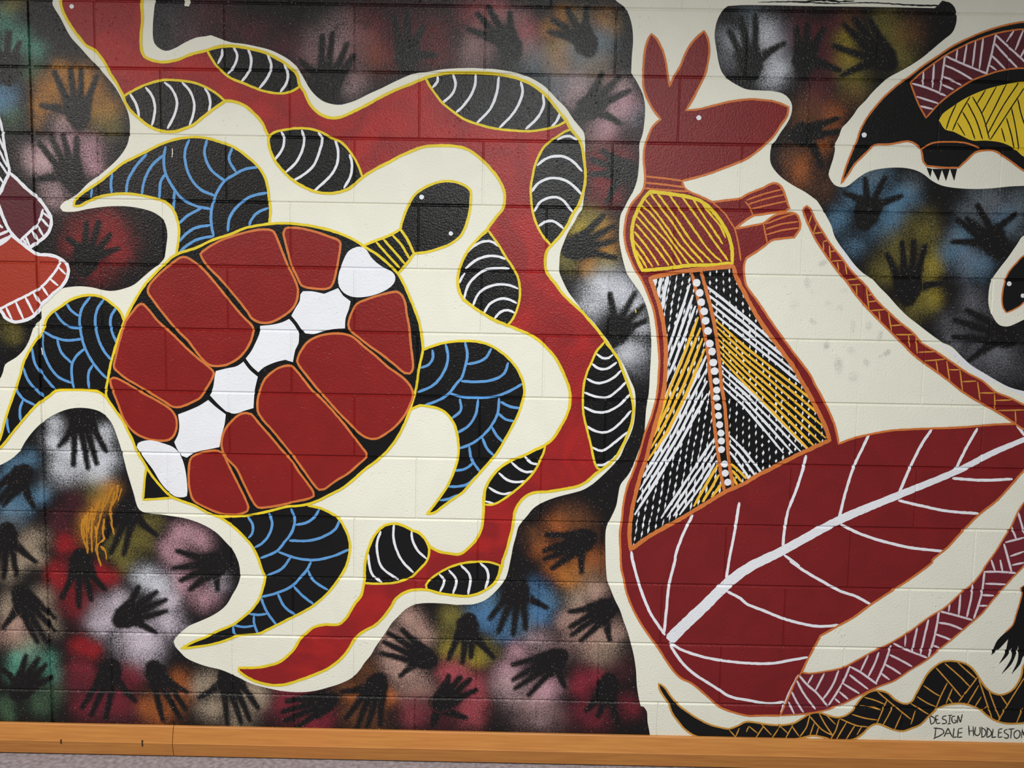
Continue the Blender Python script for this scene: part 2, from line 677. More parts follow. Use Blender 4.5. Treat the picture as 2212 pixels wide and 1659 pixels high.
xj = W(378, 1600)[0]
board(XMIN, xj - 0.0012)
board(xj + 0.0012, XMAX)
for px, py, h in ((140, 1605, 0.013), (314, 1606, 0.019)):
    x, z = W(px, py)
    me = boxmesh('nail_mark', -0.0022, 0.0022, -0.0243, -0.0195, -h / 2, h / 2)
    me.materials.append(M['mark'])
    o = bpy.data.objects.new('nail_mark', me)
    link(o, bb, (x, 0, 0.051))

# ------------------------------------------------------------------ sprayed black grounds
COL = {k: np.array(lin(*v)) for k, v in dict(
    gold=(196, 132, 48), pinkgrey=(206, 172, 176), teal=(98, 168, 146), blue=(96, 140, 172), darkred=(142, 34, 38),
    white=(222, 226, 236), olive=(128, 118, 54), beige=(192, 172, 148), red=(172, 30, 38), pink=(212, 162, 176),
    lilac=(220, 208, 222), crimson=(152, 44, 62), orange=(188, 104, 48), rose=(196, 88, 98), sky=(88, 140, 190),
    brown=(124, 76, 44), mauve=(156, 122, 122), grey=(128, 130, 140), maroon=(92, 34, 46), green=(84, 120, 88),
    steel=(112, 126, 136), tan=(172, 138, 88), yellow=(206, 182, 60), blush=(204, 164, 150)).items()}

# colour, strength, then x,y,radius(px) in a tile
HALOS = rows('''
teal .55 A1 30,170,34 150,300,30 300,400,26 60,400,30 | olive .5 A1 130,20,22 60,60,20 | blue .75 A1 40,750,32 20,830,24 | green .45 A1 90,930,30 250,560,28
gold .62 A1 370,700,32 330,850,26 | gold .62 A1 690,650,34 830,860,36 480,560,24 600,620,24 | gold .45 A1 600,760,62 300,980,18 | olive .4 A1 820,960,40 900,1000,26
pinkgrey .72 A1 330,1300,32 380,1230,30 | pink .55 A1 700,1200,40 540,1130,28 760,1340,22 | pinkgrey .45 A1 500,1000,34 450,1550,34 250,1250,30
| darkred .62 B1 650,380,40 930,420,46 830,300,34 960,560,28 | darkred .35 B1 780,480,70 780,700,36 560,480,26
| olive .45 B1 60,1150,28 120,1200,20 | pinkgrey .4 B1 400,50,26
| white .8 C1 430,430,22 420,560,26 | white .8 C1 540,680,38 700,740,44 620,620,30 | white .62 C1 820,600,30 880,700,26 500,800,34 780,800,36 840,490,22
| blue .6 C1 130,770,32 240,700,24 40,860,20 | blue .75 C1 150,1050,38 60,1090,26 330,1000,22 | steel .45 C1 100,1180,34 20,1250,22 380,920,24
| gold .75 C1 850,980,28 780,1080,26 700,1180,24 | gold .45 C1 700,1300,32 900,920,22 | olive .6 C1 1090,1350,46 1220,1230,28 900,1380,30 | olive .45 C1 950,1450,34 1000,1550,26 760,950,36
| beige .6 C1 230,1400,34 170,1520,26 | beige .45 C1 320,1330,28 80,1600,30 300,1500,24
| red .8 C1 530,1380,30 | red .6 C1 460,1600,30 800,1620,28 | maroon .5 C1 480,1200,40 600,1050,36 620,1600,40
| red .6 D1 600,330,40 470,180,32 860,150,30 | maroon .5 D1 700,420,50 450,300,34
| pink .78 C1 1450,1310,32 | pink .6 C1 1400,1500,32 1600,1350,30 1340,1400,26 | pink .66 D1 1620,290,36 1450,180,30 | lilac .4 D1 1300,200,40 1750,180,26
| white .85 D1 1150,140,30 1270,210,28 | lilac .8 D1 1350,330,26 1340,480,34 1180,640,40 | lilac .62 D1 850,430,38 780,520,30 1080,690,46 950,330,30 | lilac .4 D1 1000,560,50 1150,760,40 1400,560,30
| blush .72 D1 140,500,26 80,590,34 | beige .5 D1 340,300,30 60,420,26 380,470,26 200,680,40 | beige .4 D1 60,330,26 420,560,24
| teal .85 D1 140,790,26 120,900,24 | teal .5 D1 380,800,28 430,920,26 260,740,30 | green .5 D1 330,1130,40 30,1150,26 60,1240,20 460,1050,24
| red .8 D1 650,690,30 740,720,24 | crimson .62 D1 640,900,40 1040,910,36 | crimson .7 D1 700,1150,38 950,1140,40 | maroon .5 D1 800,1240,60 1080,1240,44 560,1000,36
| orange .7 D1 1440,960,30 1180,1170,30 | orange .5 D1 1350,1150,40 1480,1060,28 1250,1240,32
| beige .62 D1 1660,970,32 1680,1180,36 | beige .62 D1 2000,1030,34 2080,1120,28 | beige .45 D1 1900,1230,44 1580,1020,26
| crimson .66 D2 400,1160,28 660,1310,34 | crimson .45 D2 550,1210,50 480,1080,40 760,1230,30 | maroon .5 D2 560,1060,60 320,1220,30
| orange .8 D2 960,1080,24 1250,1090,26 | brown .6 D2 1080,890,40 1100,1260,44 950,1230,30 900,1010,30
| blush .72 D2 1440,530,36 1330,860,34 | blush .55 D2 1300,760,40 1440,970,44 1550,620,30 1250,640,30 | blush .4 D2 1500,1050,40 1400,450,34
| olive .66 D2 1800,470,34 1730,450,26 | yellow .5 D2 1950,770,30 1740,720,28 | olive .45 D2 1850,700,46 2050,730,34 1700,600,26
| rose .7 D2 1740,890,34 1940,990,28 1900,1240,36 | rose .5 D2 1820,960,44 1950,1130,34 1450,1210,40 | maroon .5 D2 1600,1250,60 2060,950,34 1500,1130,40
| sky .78 D3 610,420,34 200,470,30 | sky .62 D3 600,250,32 330,560,30 130,400,34 | blue .45 D3 450,500,46 700,330,30 220,320,30
| blush .72 D3 1060,260,28 830,480,26 1100,590,34 | blush .55 D3 920,560,40 1040,700,40 940,380,30 1230,560,28 | beige .4 D3 1000,160,40 1150,730,40 880,300,26
| pink .72 D3 440,740,28 360,900,32 | pink .72 D3 700,1020,32 600,1080,34 | pinkgrey .5 D3 600,640,34 420,1050,44 600,1200,40 330,980,36 | mauve .4 D3 780,700,40 500,1200,50 720,1250,40
| crimson .7 D3 980,950,34 920,1020,24 | crimson .5 D3 1080,930,24 1060,1260,36 1320,1170,34 940,1180,26 | maroon .5 D3 900,1250,50 1250,850,40
| orange .7 C3 760,1230,34 620,1420,26 | orange .66 C3 1020,1500,34 850,1610,36 720,1580,24 | brown .5 C3 850,1150,34 560,1330,30 1060,1600,40 950,1230,40 | gold .4 D3 860,130,40
| gold .72 B3 1120,330,24 1150,500,26 1010,650,26 | yellow .5 B3 1000,290,34 920,340,26 1160,620,26 | olive .5 B3 800,580,26 860,640,24 1080,700,30 1050,250,30
| white .85 B3 1140,800,40 1230,830,36 | white .7 B3 1010,970,28 1360,1330,34 1430,1130,24 1290,890,34 | white .6 B3 1400,950,26 1060,880,40 1280,1340,26 | grey .4 B3 1400,1420,40 1020,1080,24 1200,700,40
| pink .78 A3 1290,840,34 1150,1020,30 | pinkgrey .5 A3 880,740,36 1280,680,24 1190,900,26 930,650,30 | grey .45 A3 790,650,36 1380,920,30 1020,600,40 740,760,24 | mauve .5 A3 1150,640,24 1060,1060,34
| darkred .6 A3 1070,1330,30 1110,1500,38 | darkred .45 A3 1190,1210,34 1280,1260,26 1040,1240,28 1190,1580,30 | maroon .4 A3 1300,1150,40 1060,1620,26
| rose .45 A3 480,200,30 540,300,30 | mauve .62 A3 150,390,36 60,430,34 530,380,32 | mauve .5 A3 200,130,30 300,120,24 90,270,26 430,150,30 | rose .3 A3 250,60,40 60,130,40
| tan .66 A3 750,420,40 840,350,26 | gold .5 A3 1120,160,28 690,230,26 800,120,24 760,500,30 | tan .5 A3 1040,500,40 950,140,24 1180,230,24 | steel .55 A3 1000,330,46 900,420,36 1130,330,30 | steel .4 A3 560,480,40 1050,400,40 700,560,40
| mauve .5 A2 640,430,38 1030,350,40 | mauve .55 A2 1010,600,32 860,420,26 | pinkgrey .25 A2 760,330,50 960,700,30 900,220,40 | maroon .4 A2 480,400,50 250,300,50
| brown .5 A2 1140,380,28 1160,480,30 | darkred .3 A2 1600,280,46 1650,450,44 1200,500,40 1080,250,60 | maroon .3 A2 1450,200,80 60,260,40 1300,300,60
| maroon .3 A1 1600,200,60 1700,100,60 1500,300,40 | grey .12 A1 1400,200,60
| white .78 A4 200,330,36 250,530,34 | white .6 A4 140,220,32 200,620,28 -100,330,22 | grey .6 A3 2060,270,22 2110,460,28 2130,300,22 | steel .45 A4 40,130,30 300,250,26 320,450,24
| yellow .4 A4 780,310,28 800,480,32 | olive .62 A4 860,660,40 790,560,26 | olive .5 A4 1180,300,46 1230,460,36 1100,200,36 | brown .4 A4 820,150,26 1300,250,40 850,760,30 700,500,24
| maroon .62 A4 650,430,28 610,640,38 | maroon .55 A4 620,240,30 560,760,36 450,250,36 700,200,24 | maroon .35 A4 400,300,60 600,860,36
| orange .5 A4 700,890,28 430,1320,32 | orange .42 A4 590,1170,30 660,1010,26 420,1400,28 | brown .45 A4 520,850,40 360,1240,30 450,950,34 560,1480,40
| blue .55 A4 900,1500,34 1260,1560,30 | blue .5 A4 1060,1440,34 860,1590,26 1180,1600,28 | steel .5 A4 1000,1370,34 1320,1460,26 | blue .55 B4 750,250,28 1160,240,32 | blue .4 B4 860,480,30 1080,340,36 1280,130,32 700,330,24
| yellow .5 B4 1480,650,26 1470,890,26 | olive .62 B4 1500,560,34 1440,940,32 1440,750,26 | olive .5 B4 1180,470,34 1090,720,30 1250,560,24 1420,390,40 | olive .4 B4 1360,300,40 1060,620,26 1300,1000,34
| blue .62 B4 1720,400,28 1700,570,34 | grey .55 B4 1960,180,40 1780,620,40 | blue .5 B4 1850,640,36 1620,520,26 2060,270,34 | steel .5 B4 1780,220,34 2140,330,28 1900,80,40 2190,150,40 1660,430,26
| grey .42 B4 1690,1150,34 1800,930,34 | grey .4 B4 1950,1330,44 1640,1290,26 1880,1400,50 | grey .25 B4 2100,1420,50 1600,1100,30 2000,1000,40
''')


def build_halos():
    out = []
    for r in HALOS:
        # a row may hold several colour groups on following lines; split on letters
        toks = r.split()
        col, s, k = None, 0, None
        i = 0
        while i < len(toks):
            t = toks[i]
            if t in COL:
                col = COL[t]; s = float(toks[i + 1]); i += 2
                continue
            if t in TILES:
                k = TILES[t]; i += 1
                continue
            x, y, rad = (float(q) for q in t.split(','))
            cx, cz = W(k[0] + x / k[2], k[1] + y / k[2])
            out.append((cx, cz, rad * MPP, s, col))
            i += 1
    return out


HAL = build_halos()


def spray_at(P):
    """colour and density of the sprayed paint at wall points"""
    n = len(P)
    D = np.zeros(n); Cc = np.zeros((n, 3))
    for cx, cz, R, s, c in HAL:
        d2 = ((P[:, 0] - cx) ** 2 + (P[:, 1] - cz) ** 2) / (R * 0.84) ** 2
        m = d2 < 6
        if not m.any():
            continue
        a = 0.92 * s * np.exp(-d2[m] ** 1.25 * 0.9)
        Dn = 1 - (1 - D[m]) * (1 - a)
        wgt = np.where(Dn > 1e-6, a / np.maximum(Dn, 1e-6), 1)
        Cc[m] = Cc[m] * (1 - wgt)[:, None] + c[None] * wgt[:, None]
        D[m] = Dn
    return np.concatenate([Cc, np.minimum(D * 0.86, 0.8)[:, None]], 1)


GROUND = {}
GOBJ = {}


def ground(key, s, label):
    p = poly(s)
    GROUND[key] = p
    xs = [q[0] for q in p]; zs = [q[1] for q in p]
    g = 0.014
    pts = [(x + random.uniform(-.002, .002), z + random.uniform(-.002, .002))
           for x in np.arange(min(xs), max(xs), g) for z in np.arange(min(zs), max(zs), g)]
    o = film('black_paint_ground', [p], 1, 'ground', None, None, pts, spray_at)
    tag(o, label, 'paint area')
    GOBJ[key] = o
    return o


ground('left', '''A1 415,-120! 415,0 420,40 480,140 560,290 640,380 720,470 770,520 830,590 920,700 980,810 1020,900 1035,1000 1030,1080 1010,1160
950,1250 870,1330 790,1395 700,1460 610,1550 520,1600 483,1635 B1 478,180 500,208 600,210 700,190 850,170 1000,168 1120,185 1220,215 1290,262 1318,310 1333,390 1325,480
1310,570 1285,612 1200,680 1130,740 1070,790 1000,820 900,842 820,835 740,815 640,805 560,810 490,825 400,880 335,960 320,1060 270,1130 230,1240
190,1310 130,1370 80,1400 40,1430 20,1500 -20,1560 P -110,850 -220,720 -270,450 -240,150 -200,-40!''',
       'black sprayed background at upper left with gold, pink and red hand stencils')
ground('main', '''A1 1238,-120! 1238,0 1230,60 1218,200 1222,320 1250,370 1320,405 1400,380 1470,340 1560,300 1640,288 1680,280 1720,295 1800,325 A2 0,338
100,350 200,370 300,395 380,430 450,470 520,530 545,570 580,630 620,700 670,760 740,810 850,835 930,820 1000,795 1100,745 1200,700 1300,650 1400,605 1470,580 1560,572 1700,550 1900,541
A3 150,545 250,550 390,572 480,595 560,630 640,680 690,725 750,790 820,860 880,950 930,1010 965,1060 972,1120 975,1250 985,1380 978,1480 B3 960,120 950,190 920,230 890,290 840,370 810,440 775,540 768,620 768,690
790,750 840,850 900,930 970,1020 1040,1090 1110,1180 1150,1230 1200,1310 1250,1380 1290,1450 C3 1330,70 1365,150 1375,230 1372,330 1360,430 1330,520 1290,600 1250,690 1190,760 1120,830 1040,900 960,950 880,975 780,1000 700,1025 620,1060
560,1100 510,1160 480,1195 440,1250 425,1310 400,1400 385,1480 D3 375,20 360,90 340,150 290,220 220,290 160,330 80,355 0,358 D2 1800,360 1700,350 1550,345 1450,360 1380,400 1320,460 1280,500 1240,560 1200,620 1150,690 1110,760 1060,820 1020,880
960,940 870,985 760,1020 660,1045 540,1055 400,1045 300,1025 200,1000 130,975 60,940 D1 1770,880 1650,850 1560,820 1480,780 1430,730 1395,690 1382,650 1400,620 1440,580 1500,530 1590,490 1680,450 1760,400 1810,350 1850,280 1890,210 1912,140 1908,60
C1 1900,1530 1860,1440 1800,1370 1720,1290 1620,1230 1500,1185 1400,1165 1280,1150 1180,1140 1110,1110 1085,1060 1070,1000 1040,900 1010,800 985,700 960,610 930,520 900,440 860,380 800,330 720,305 640,298 560,305 480,330 400,370 330,420 260,490
200,570 160,640 110,690 50,730 0,755 P -110,1050 -250,1140 -300,1350 -280,1640! -10,1640! 700,1640! D3 200,1405! 900,1415! 1490,1410! 1485,1370 1470,1290 1465,1210 1440,1172! 1415,1165! 1400,1100 1385,1000 1378,880 1360,760 1335,660 1310,570 1280,490 1250,400 1210,320 1170,220 1150,170 1140,80
C3 1135,1450 1135,1300 1145,1240 1180,1170 1220,1080 1235,1000 1255,910 1310,840 1340,790 1370,720 1400,640 1440,540 1450,430 1460,300 1480,180 1490,0 B3 1495,1400 1500,1250 1490,1100 1470,1000 1440,910 1400,840 1350,770 1310,710 1280,620 1260,530
1245,440 1245,340 1255,240 1285,180 1310,130 1350,60 A3 1340,1560 1380,1460 1395,1380 1405,1250 1405,1150 1430,1070 1445,970 1450,850 1435,760 1400,680 1360,610 1340,580! 1345,450 1355,320 1345,200 1310,90 1280,50 1230,15 1190,-30 1150,-120!''',
       'large black sprayed background flowing around the turtle and snake to the baseboard')
ground('right', '''A3 2110,48! 2070,80 2030,150 2010,220 2005,300 2020,400 2035,490 2060,570 2110,630 2170,670 A4 0,710 100,720 200,725 290,745 340,785 365,840 355,920 320,990 270,1060 235,1120! 205,1150 190,1230 195,1300 230,1360 290,1420 380,1480
470,1530 540,1580 B4 560,120 600,180 640,250 680,330 700,400 740,470 800,550 860,630 930,700 1000,745 1060,810 1130,880 1200,960 1280,1040 1370,1110 1460,1180 1560,1250 1640,1290 1720,1370 1800,1440 1900,1500 2000,1560 2100,1610 2212,1640
P 2300,862 2420,840 2540,770 2600,660 2580,530 2490,440 2370,402 2280,400 A4 2212,1480 2100,1485 1950,1500 1800,1505 1650,1495 1550,1475 1480,1440 1400,1380 1330,1350 1230,1335 1100,1340 980,1365 900,1410 850,1450 800,1485 750,1490 700,1470 665,1420 655,1390 670,1330 690,1270 705,1200 708,1140! 740,1080 760,1020
800,980 850,920 890,860 950,800 1000,740 1060,680 1130,620 1230,565 1310,520 1400,460 1450,420 1520,360 1580,310 1640,260 1670,190 1675,120 1660,60 1620,20 1560,5! 1530,40! 1500,65! 1000,55 500,48 0,40''',
       'black sprayed background at upper right with blue and olive hand stencils')


# ------------------------------------------------------------------ hand stencils
def hand(key, tile, palm, tips, thumb, label, R=30, soft=2.8, wrist=0.3, layer=2):
    ox, oy, k = TILES[tile]
    px = lambda s: np.array(W(ox + float(s.split(',')[0]) / k, oy + float(s.split(',')[1]) / k))
    c = px(palm)
    T = [px(s) for s in tips.split()]
    r = R * MPP
    u = sum(T) / len(T) - c
    u /= np.linalg.norm(u)
    v = np.array([-u[1], u[0]])
    T.sort(key=lambda q: (q - c) @ v)
    n = len(T)
    caps = []
    span = {1: [0], 2: [-.35, .35], 3: [-.62, 0, .62]}.get(n, list(np.linspace(-.82, .82, n)))
    low = c - u * r * 0.62
    for t, s in zip(T, span):
        base = c + u * r * (0.62 - 0.12 * abs(s)) + v * s * r * 0.88
        caps.append((low + v * s * r * 0.55, base, r * .42, r * .35))
        mid = base + (t - base) * 0.5 + v * random.uniform(-.04, .04) * r
        caps.append((base, mid, r * .27, r * .25))
        tt = t - (t - mid) / max(np.linalg.norm(t - mid), 1e-6) * r * .12
        caps.append((mid, tt, r * .25, r * .205))
    caps.append((low - v * .42 * r, low + v * .42 * r, r * .46, r * .46))
    if thumb:
        t = px(thumb)
        b = c - u * r * .35 + (t - c) * 0.12
        m = b + (t - b) * .55 + u * r * .05
        caps.append((b, m, r * .46, r * .28))
        caps.append((m, t, r * .28, r * .19))
    if wrist > 0:
        caps.append((low, low - u * r * wrist, r * .74, r * .66))
    mg = soft * MPP

    def sdf(P):
        d = np.full(len(P), 9.0)
        for a, b, ra, rb in caps:
            ab = b - a
            t = np.clip(((P - a) @ ab) / max(ab @ ab, 1e-9), 0, 1)
            d = np.minimum(d, np.linalg.norm(P - a - t[:, None] * ab, axis=1) - (ra + (rb - ra) * t))
        return d
    polys = []
    for a, b, ra, rb in caps:
        d = b - a
        l = np.linalg.norm(d)
        an = math.atan2(d[1], d[0]) if l > 1e-6 else 0
        q = [a + (ra + mg) * np.array([math.cos(an + t), math.sin(an + t)]) for t in np.linspace(math.pi / 2, 3 * math.pi / 2, 9)]
        q += [b + (rb + mg) * np.array([math.cos(an + t), math.sin(an + t)]) for t in np.linspace(-math.pi / 2, math.pi / 2, 9)]
        polys.append([tuple(x) for x in q])
    A = np.array([x for q in polys for x in q])
    g = 0.0058
    gx, gz = np.meshgrid(np.arange(A[:, 0].min(), A[:, 0].max(), g), np.arange(A[:, 1].min(), A[:, 1].max(), g))
    G = np.stack([gx.ravel(), gz.ravel()], 1)
    G = G[sdf(G) < mg * 0.7]

    def attr(P):
        col = spray_at(P)
        t = np.clip((sdf(P) + mg) / (2 * mg), 0, 1)
        col[:, 3] *= t * t * (3 - 2 * t)
        return col
    o = film('hand_stencil', polys, layer, 'ground', None, GROUND[key], [tuple(x) for x in G], attr)
    if o:
        tag(o, label, 'hand stencil', 'black hand stencils on the mural')


HANDS = [
    ('left', 'A1', '620,860', '430,560 560,545 645,545 775,600', '330,840', 'black hand stencil ringed with gold spray at upper left'),
    ('left', 'A1', '555,1360', '305,1130 400,1070 500,1070 612,1085', '275,1430', 'black hand stencil in pale pink spray left of the turtle flipper'),
    ('left', 'A1', '60,500', '-60,280 75,250 160,330', '', 'dim hand stencil in teal spray at the upper left edge'),
    ('left', 'B1', '690,560', '530,420 690,290 790,280 885,385', '940,505', 'black hand stencil in dark red spray above the left rear flipper'),
    ('main', 'C1', '660,420', '585,765 702,790 775,755 845,650', '470,605', 'black hand stencil pointing down in bright white spray'),
    ('main', 'C1', '130,880', '-60,960 -40,1080 20,1080', '270,1090', 'black hand stencil in pale blue spray at the left edge'),
    ('main', 'C1', '1010,1160', '790,1390 880,1465 985,1475', '1245,1310', 'black hand stencil in olive spray beside the gold drips'),
    ('main', 'C1', '50,1370', '-70,1560 30,1660 135,1640', '285,1525', 'black hand stencil pointing down in grey beige spray at left edge'),
    ('main', 'D1', '650,70', '490,310 628,385 728,330 842,245', '', 'black hand stencil pointing down in red spray below the gold drips'),
    ('main', 'D1', '1680,50', '1400,-75 1370,70 1430,170 1505,245', '1735,240', 'black hand stencil reaching left in pink spray beside rear flipper'),
    ('main', 'D1', '1040,430', '1110,205 1255,250 1332,315 1338,405', '1235,580', 'black hand stencil pointing right in white lilac spray'),
    ('main', 'D1', '215,350', '305,665 380,665 435,575 445,470', '25,540', 'black hand stencil pointing down in sandy beige spray, far left'),
    ('main', 'D1', '200,990', '210,755 312,780 372,830 412,935', '20,870', 'black hand stencil pointing up in bright teal spray at lower left'),
    ('main', 'D1', '860,940', '650,1185 725,1245 840,1275', '1080,1125', 'black hand stencil in crimson spray just above the baseboard at left'),
    ('main', 'D1', '1265,950', '1300,1285 1440,1270 1485,1200', '1485,1055', 'black hand stencil in burnt orange spray near the baseboard at left'),
    ('main', 'D1', '1840,980', '1812,1320 1925,1310 1995,1290 2062,1190', '1590,1100', 'black hand stencil in grey beige spray below the snake tail tip'),
    ('main', 'D2', '690,1150', '430,1128 395,1215 420,1285 510,1345', '', 'black hand stencil reaching left in crimson spray above the baseboard'),
    ('main', 'D2', '1140,1050', '905,1275 995,1360 1075,1345 1185,1325', '880,1050', 'black hand stencil pointing down in orange spray above the baseboard'),
    ('main', 'D2', '1490,760', '1350,550 1240,580 1205,650 1185,745', '1345,925', 'black hand stencil reaching left in pale blush spray right of snake tail'),
    ('main', 'D2', '1730,1080', '1730,915 1832,925 1905,950 1958,1035', '', 'black hand stencil pointing up right in rose spray near the baseboard'),
    ('main', 'D2', '1640,1215', '1600,1330', '1865,1260', 'black hand stencil with thumb to the right in rose spray on the baseboard edge'),
    ('main', 'D2', '1870,580', '1725,800 1838,830 1905,790', '2085,775', 'black hand stencil pointing down in yellow olive spray under the snake'),
    ('main', 'D3', '420,290', '210,475 280,585 398,605 500,560', '668,382', 'black hand stencil pointing down in sky blue spray'),
    ('main', 'D3', '1090,420', '840,415 845,540 860,605 930,650', '1170,640', 'black hand stencil reaching left in blush spray beside the kangaroo'),
    ('main', 'D3', '690,820', '385,838 390,960 410,1030 520,1085', '810,1010', 'black hand stencil reaching lower left in pink spray'),
    ('main', 'D3', '1140,1060', '975,1210 1075,1255 1235,1310', '', 'black hand stencil pointing down in dark crimson spray at bottom centre'),
    ('main', 'C3', '910,1370', '655,1310 635,1440 645,1505 700,1585', '945,1605', 'black hand stencil reaching left in orange brown spray'),
    ('main', 'B3', '950,480', '1125,235 1205,320 1215,440 1225,580', '', 'black hand stencil pointing right in gold spray beside the kangaroo chest'),
    ('main', 'B3', '1240,1140', '1170,855 1375,850 1445,955 1465,1075', '', 'black hand stencil pointing up in bright white spray beside the kangaroo'),
    ('main', 'A3', '1040,820', '1110,575 1250,610 1335,720', '1255,985', 'black hand stencil in pink grey spray left of the kangaroo ears'),
    ('main', 'A3', '1230,1340', '1010,1270 1100,1195 1005,1390', '1150,1610', 'dim black hand stencil in dark red spray beside the kangaroo neck'),
    ('main', 'A3', '350,320', '110,105 195,45 375,90', '45,235', 'black hand stencil pointing up in dusky rose spray above the snake'),
    ('main', 'A3', '950,290', '705,150 825,60 985,50', '690,255', 'black hand stencil in tan and gold spray at top centre'),
    ('main', 'A2', '780,640', '725,275 805,255 925,340 978,435', '545,485', 'black hand stencil pointing up in mauve spray inside the snake bend'),
    ('main', 'A2', '1400,400', '1290,120 1400,90 1530,200', '1630,440', 'barely visible black hand stencil in dark red spray at the top'),
    ('right', 'A4', '20,470', '-140,240 -45,130 70,110', '300,345', 'black hand stencil pointing up in bright silvery white spray right of the ears'),
    ('right', 'A4', '1060,430', '690,365 770,190 850,140 970,140', '760,600', 'black hand stencil pointing up left in olive gold spray at top right'),
    ('right', 'A4', '470,420', '400,210 480,180 620,220', '740,560', 'dim black hand stencil in maroon spray at top right'),
    ('right', 'A4', '520,1050', '740,940 755,1045', '600,1315', 'dim black hand stencil in rusty orange spray beside the kangaroo nose'),
    ('right', 'B4', '970,190', '775,60 945,-60 1110,-70 1240,85', '', 'black hand stencil pointing up in deep blue spray at upper right'),
    ('right', 'B4', '1285,790', '1115,540 1240,445 1335,435 1425,475', '1555,780', 'black hand stencil pointing up in olive spray at upper right'),
    ('right', 'B4', '1960,430', '1670,265 1745,260 1835,150 2155,225', '1645,450', 'black hand stencil pointing up left in pale blue spray near right edge'),
    ('right', 'B4', '2010,1190', '1745,990 1650,1070 1635,1210', '1770,1400', 'dim black hand stencil reaching left in grey spray at right'),
]
for i, h in enumerate(HANDS):
    hand(*h, layer=1.6 + 0.03 * i)

# gold paint that ran down
x = thing('paint_drip', 'gold paint runs dripping over the black background at left', 'paint drip', (205, 1100))
for s in rows('''C1 940,910 930,1000 880,1090 | C1 970,940 940,1040 | C1 850,980 820,1080 800,1180 760,1300 | C1 780,1060 740,1160 730,1300 735,1450 | C1 700,1120 690,1260 700,1460 | C1 660,1180 650,1280 690,1420
| C1 830,1180 820,1300 830,1340 780,1390 780,1480 805,1560 | C1 880,1100 890,1220 910,1310 | C1 800,1400 840,1440 850,1505 | C1 760,1240 770,1350 760,1440 | C1 900,930 870,1010 830,1090 | C1 920,960 890,1060 870,1150 | C1 800,1030 770,1110 750,1200 | C1 740,1090 715,1180 705,1290 | C1 680,1150 668,1240 675,1340'''):
    film('run', ribbon(path(s), [6.5 * MPP, 4.0 * MPP, 4.6 * MPP], rough=.5), 3, 'drip', x, GROUND['main'])

# brush marks along the edges of the black paint, and a bare patch where tape was pulled off
film('brush_mark', ribbon(path('A4 90,18 400,14 700,28 1000,22 1300,40 1540,46'), [1.2 * MPP, 3.2 * MPP, 1.5 * MPP, 2.6 * MPP, 3.2 * MPP], rough=.5), 1, 'black', GOBJ['right'])
film('brush_mark', ribbon(path('A4 480,12 620,4 760,14 860,8'), 3.5 * MPP, rough=.7), 1.2, 'black', GOBJ['right'])
film('bare_patch', [poly('A1 1468,-40! 1512,-40! 1515,25 1505,52! 1470,48!')], 2, 'cream', GOBJ['main'])
film('yellow_fleck', ribbon(path('B3 1372,985 1376,1000 1378,1018'), 2.6 * MPP), 4, 'yellow', GOBJ['main'])
wb = thing('touch_up_band', 'bluish white touch up paint along the black edge above the kangaroo tail', 'paint band', (1990, 760))
film('band', ribbon(path('B4 725,475 790,570 850,650 925,722'), [3 * MPP, 9 * MPP, 8 * MPP, 4 * MPP]), .8, 'touch', wb)
film('band', ribbon(path('B4 1540,1265 1640,1335 1750,1425 1880,1515 C4 1990,75 2110,135 2212,180 2330,235'), [3 * MPP, 13 * MPP, 15 * MPP, 15 * MPP, 14 * MPP]), .8, 'touch', wb)

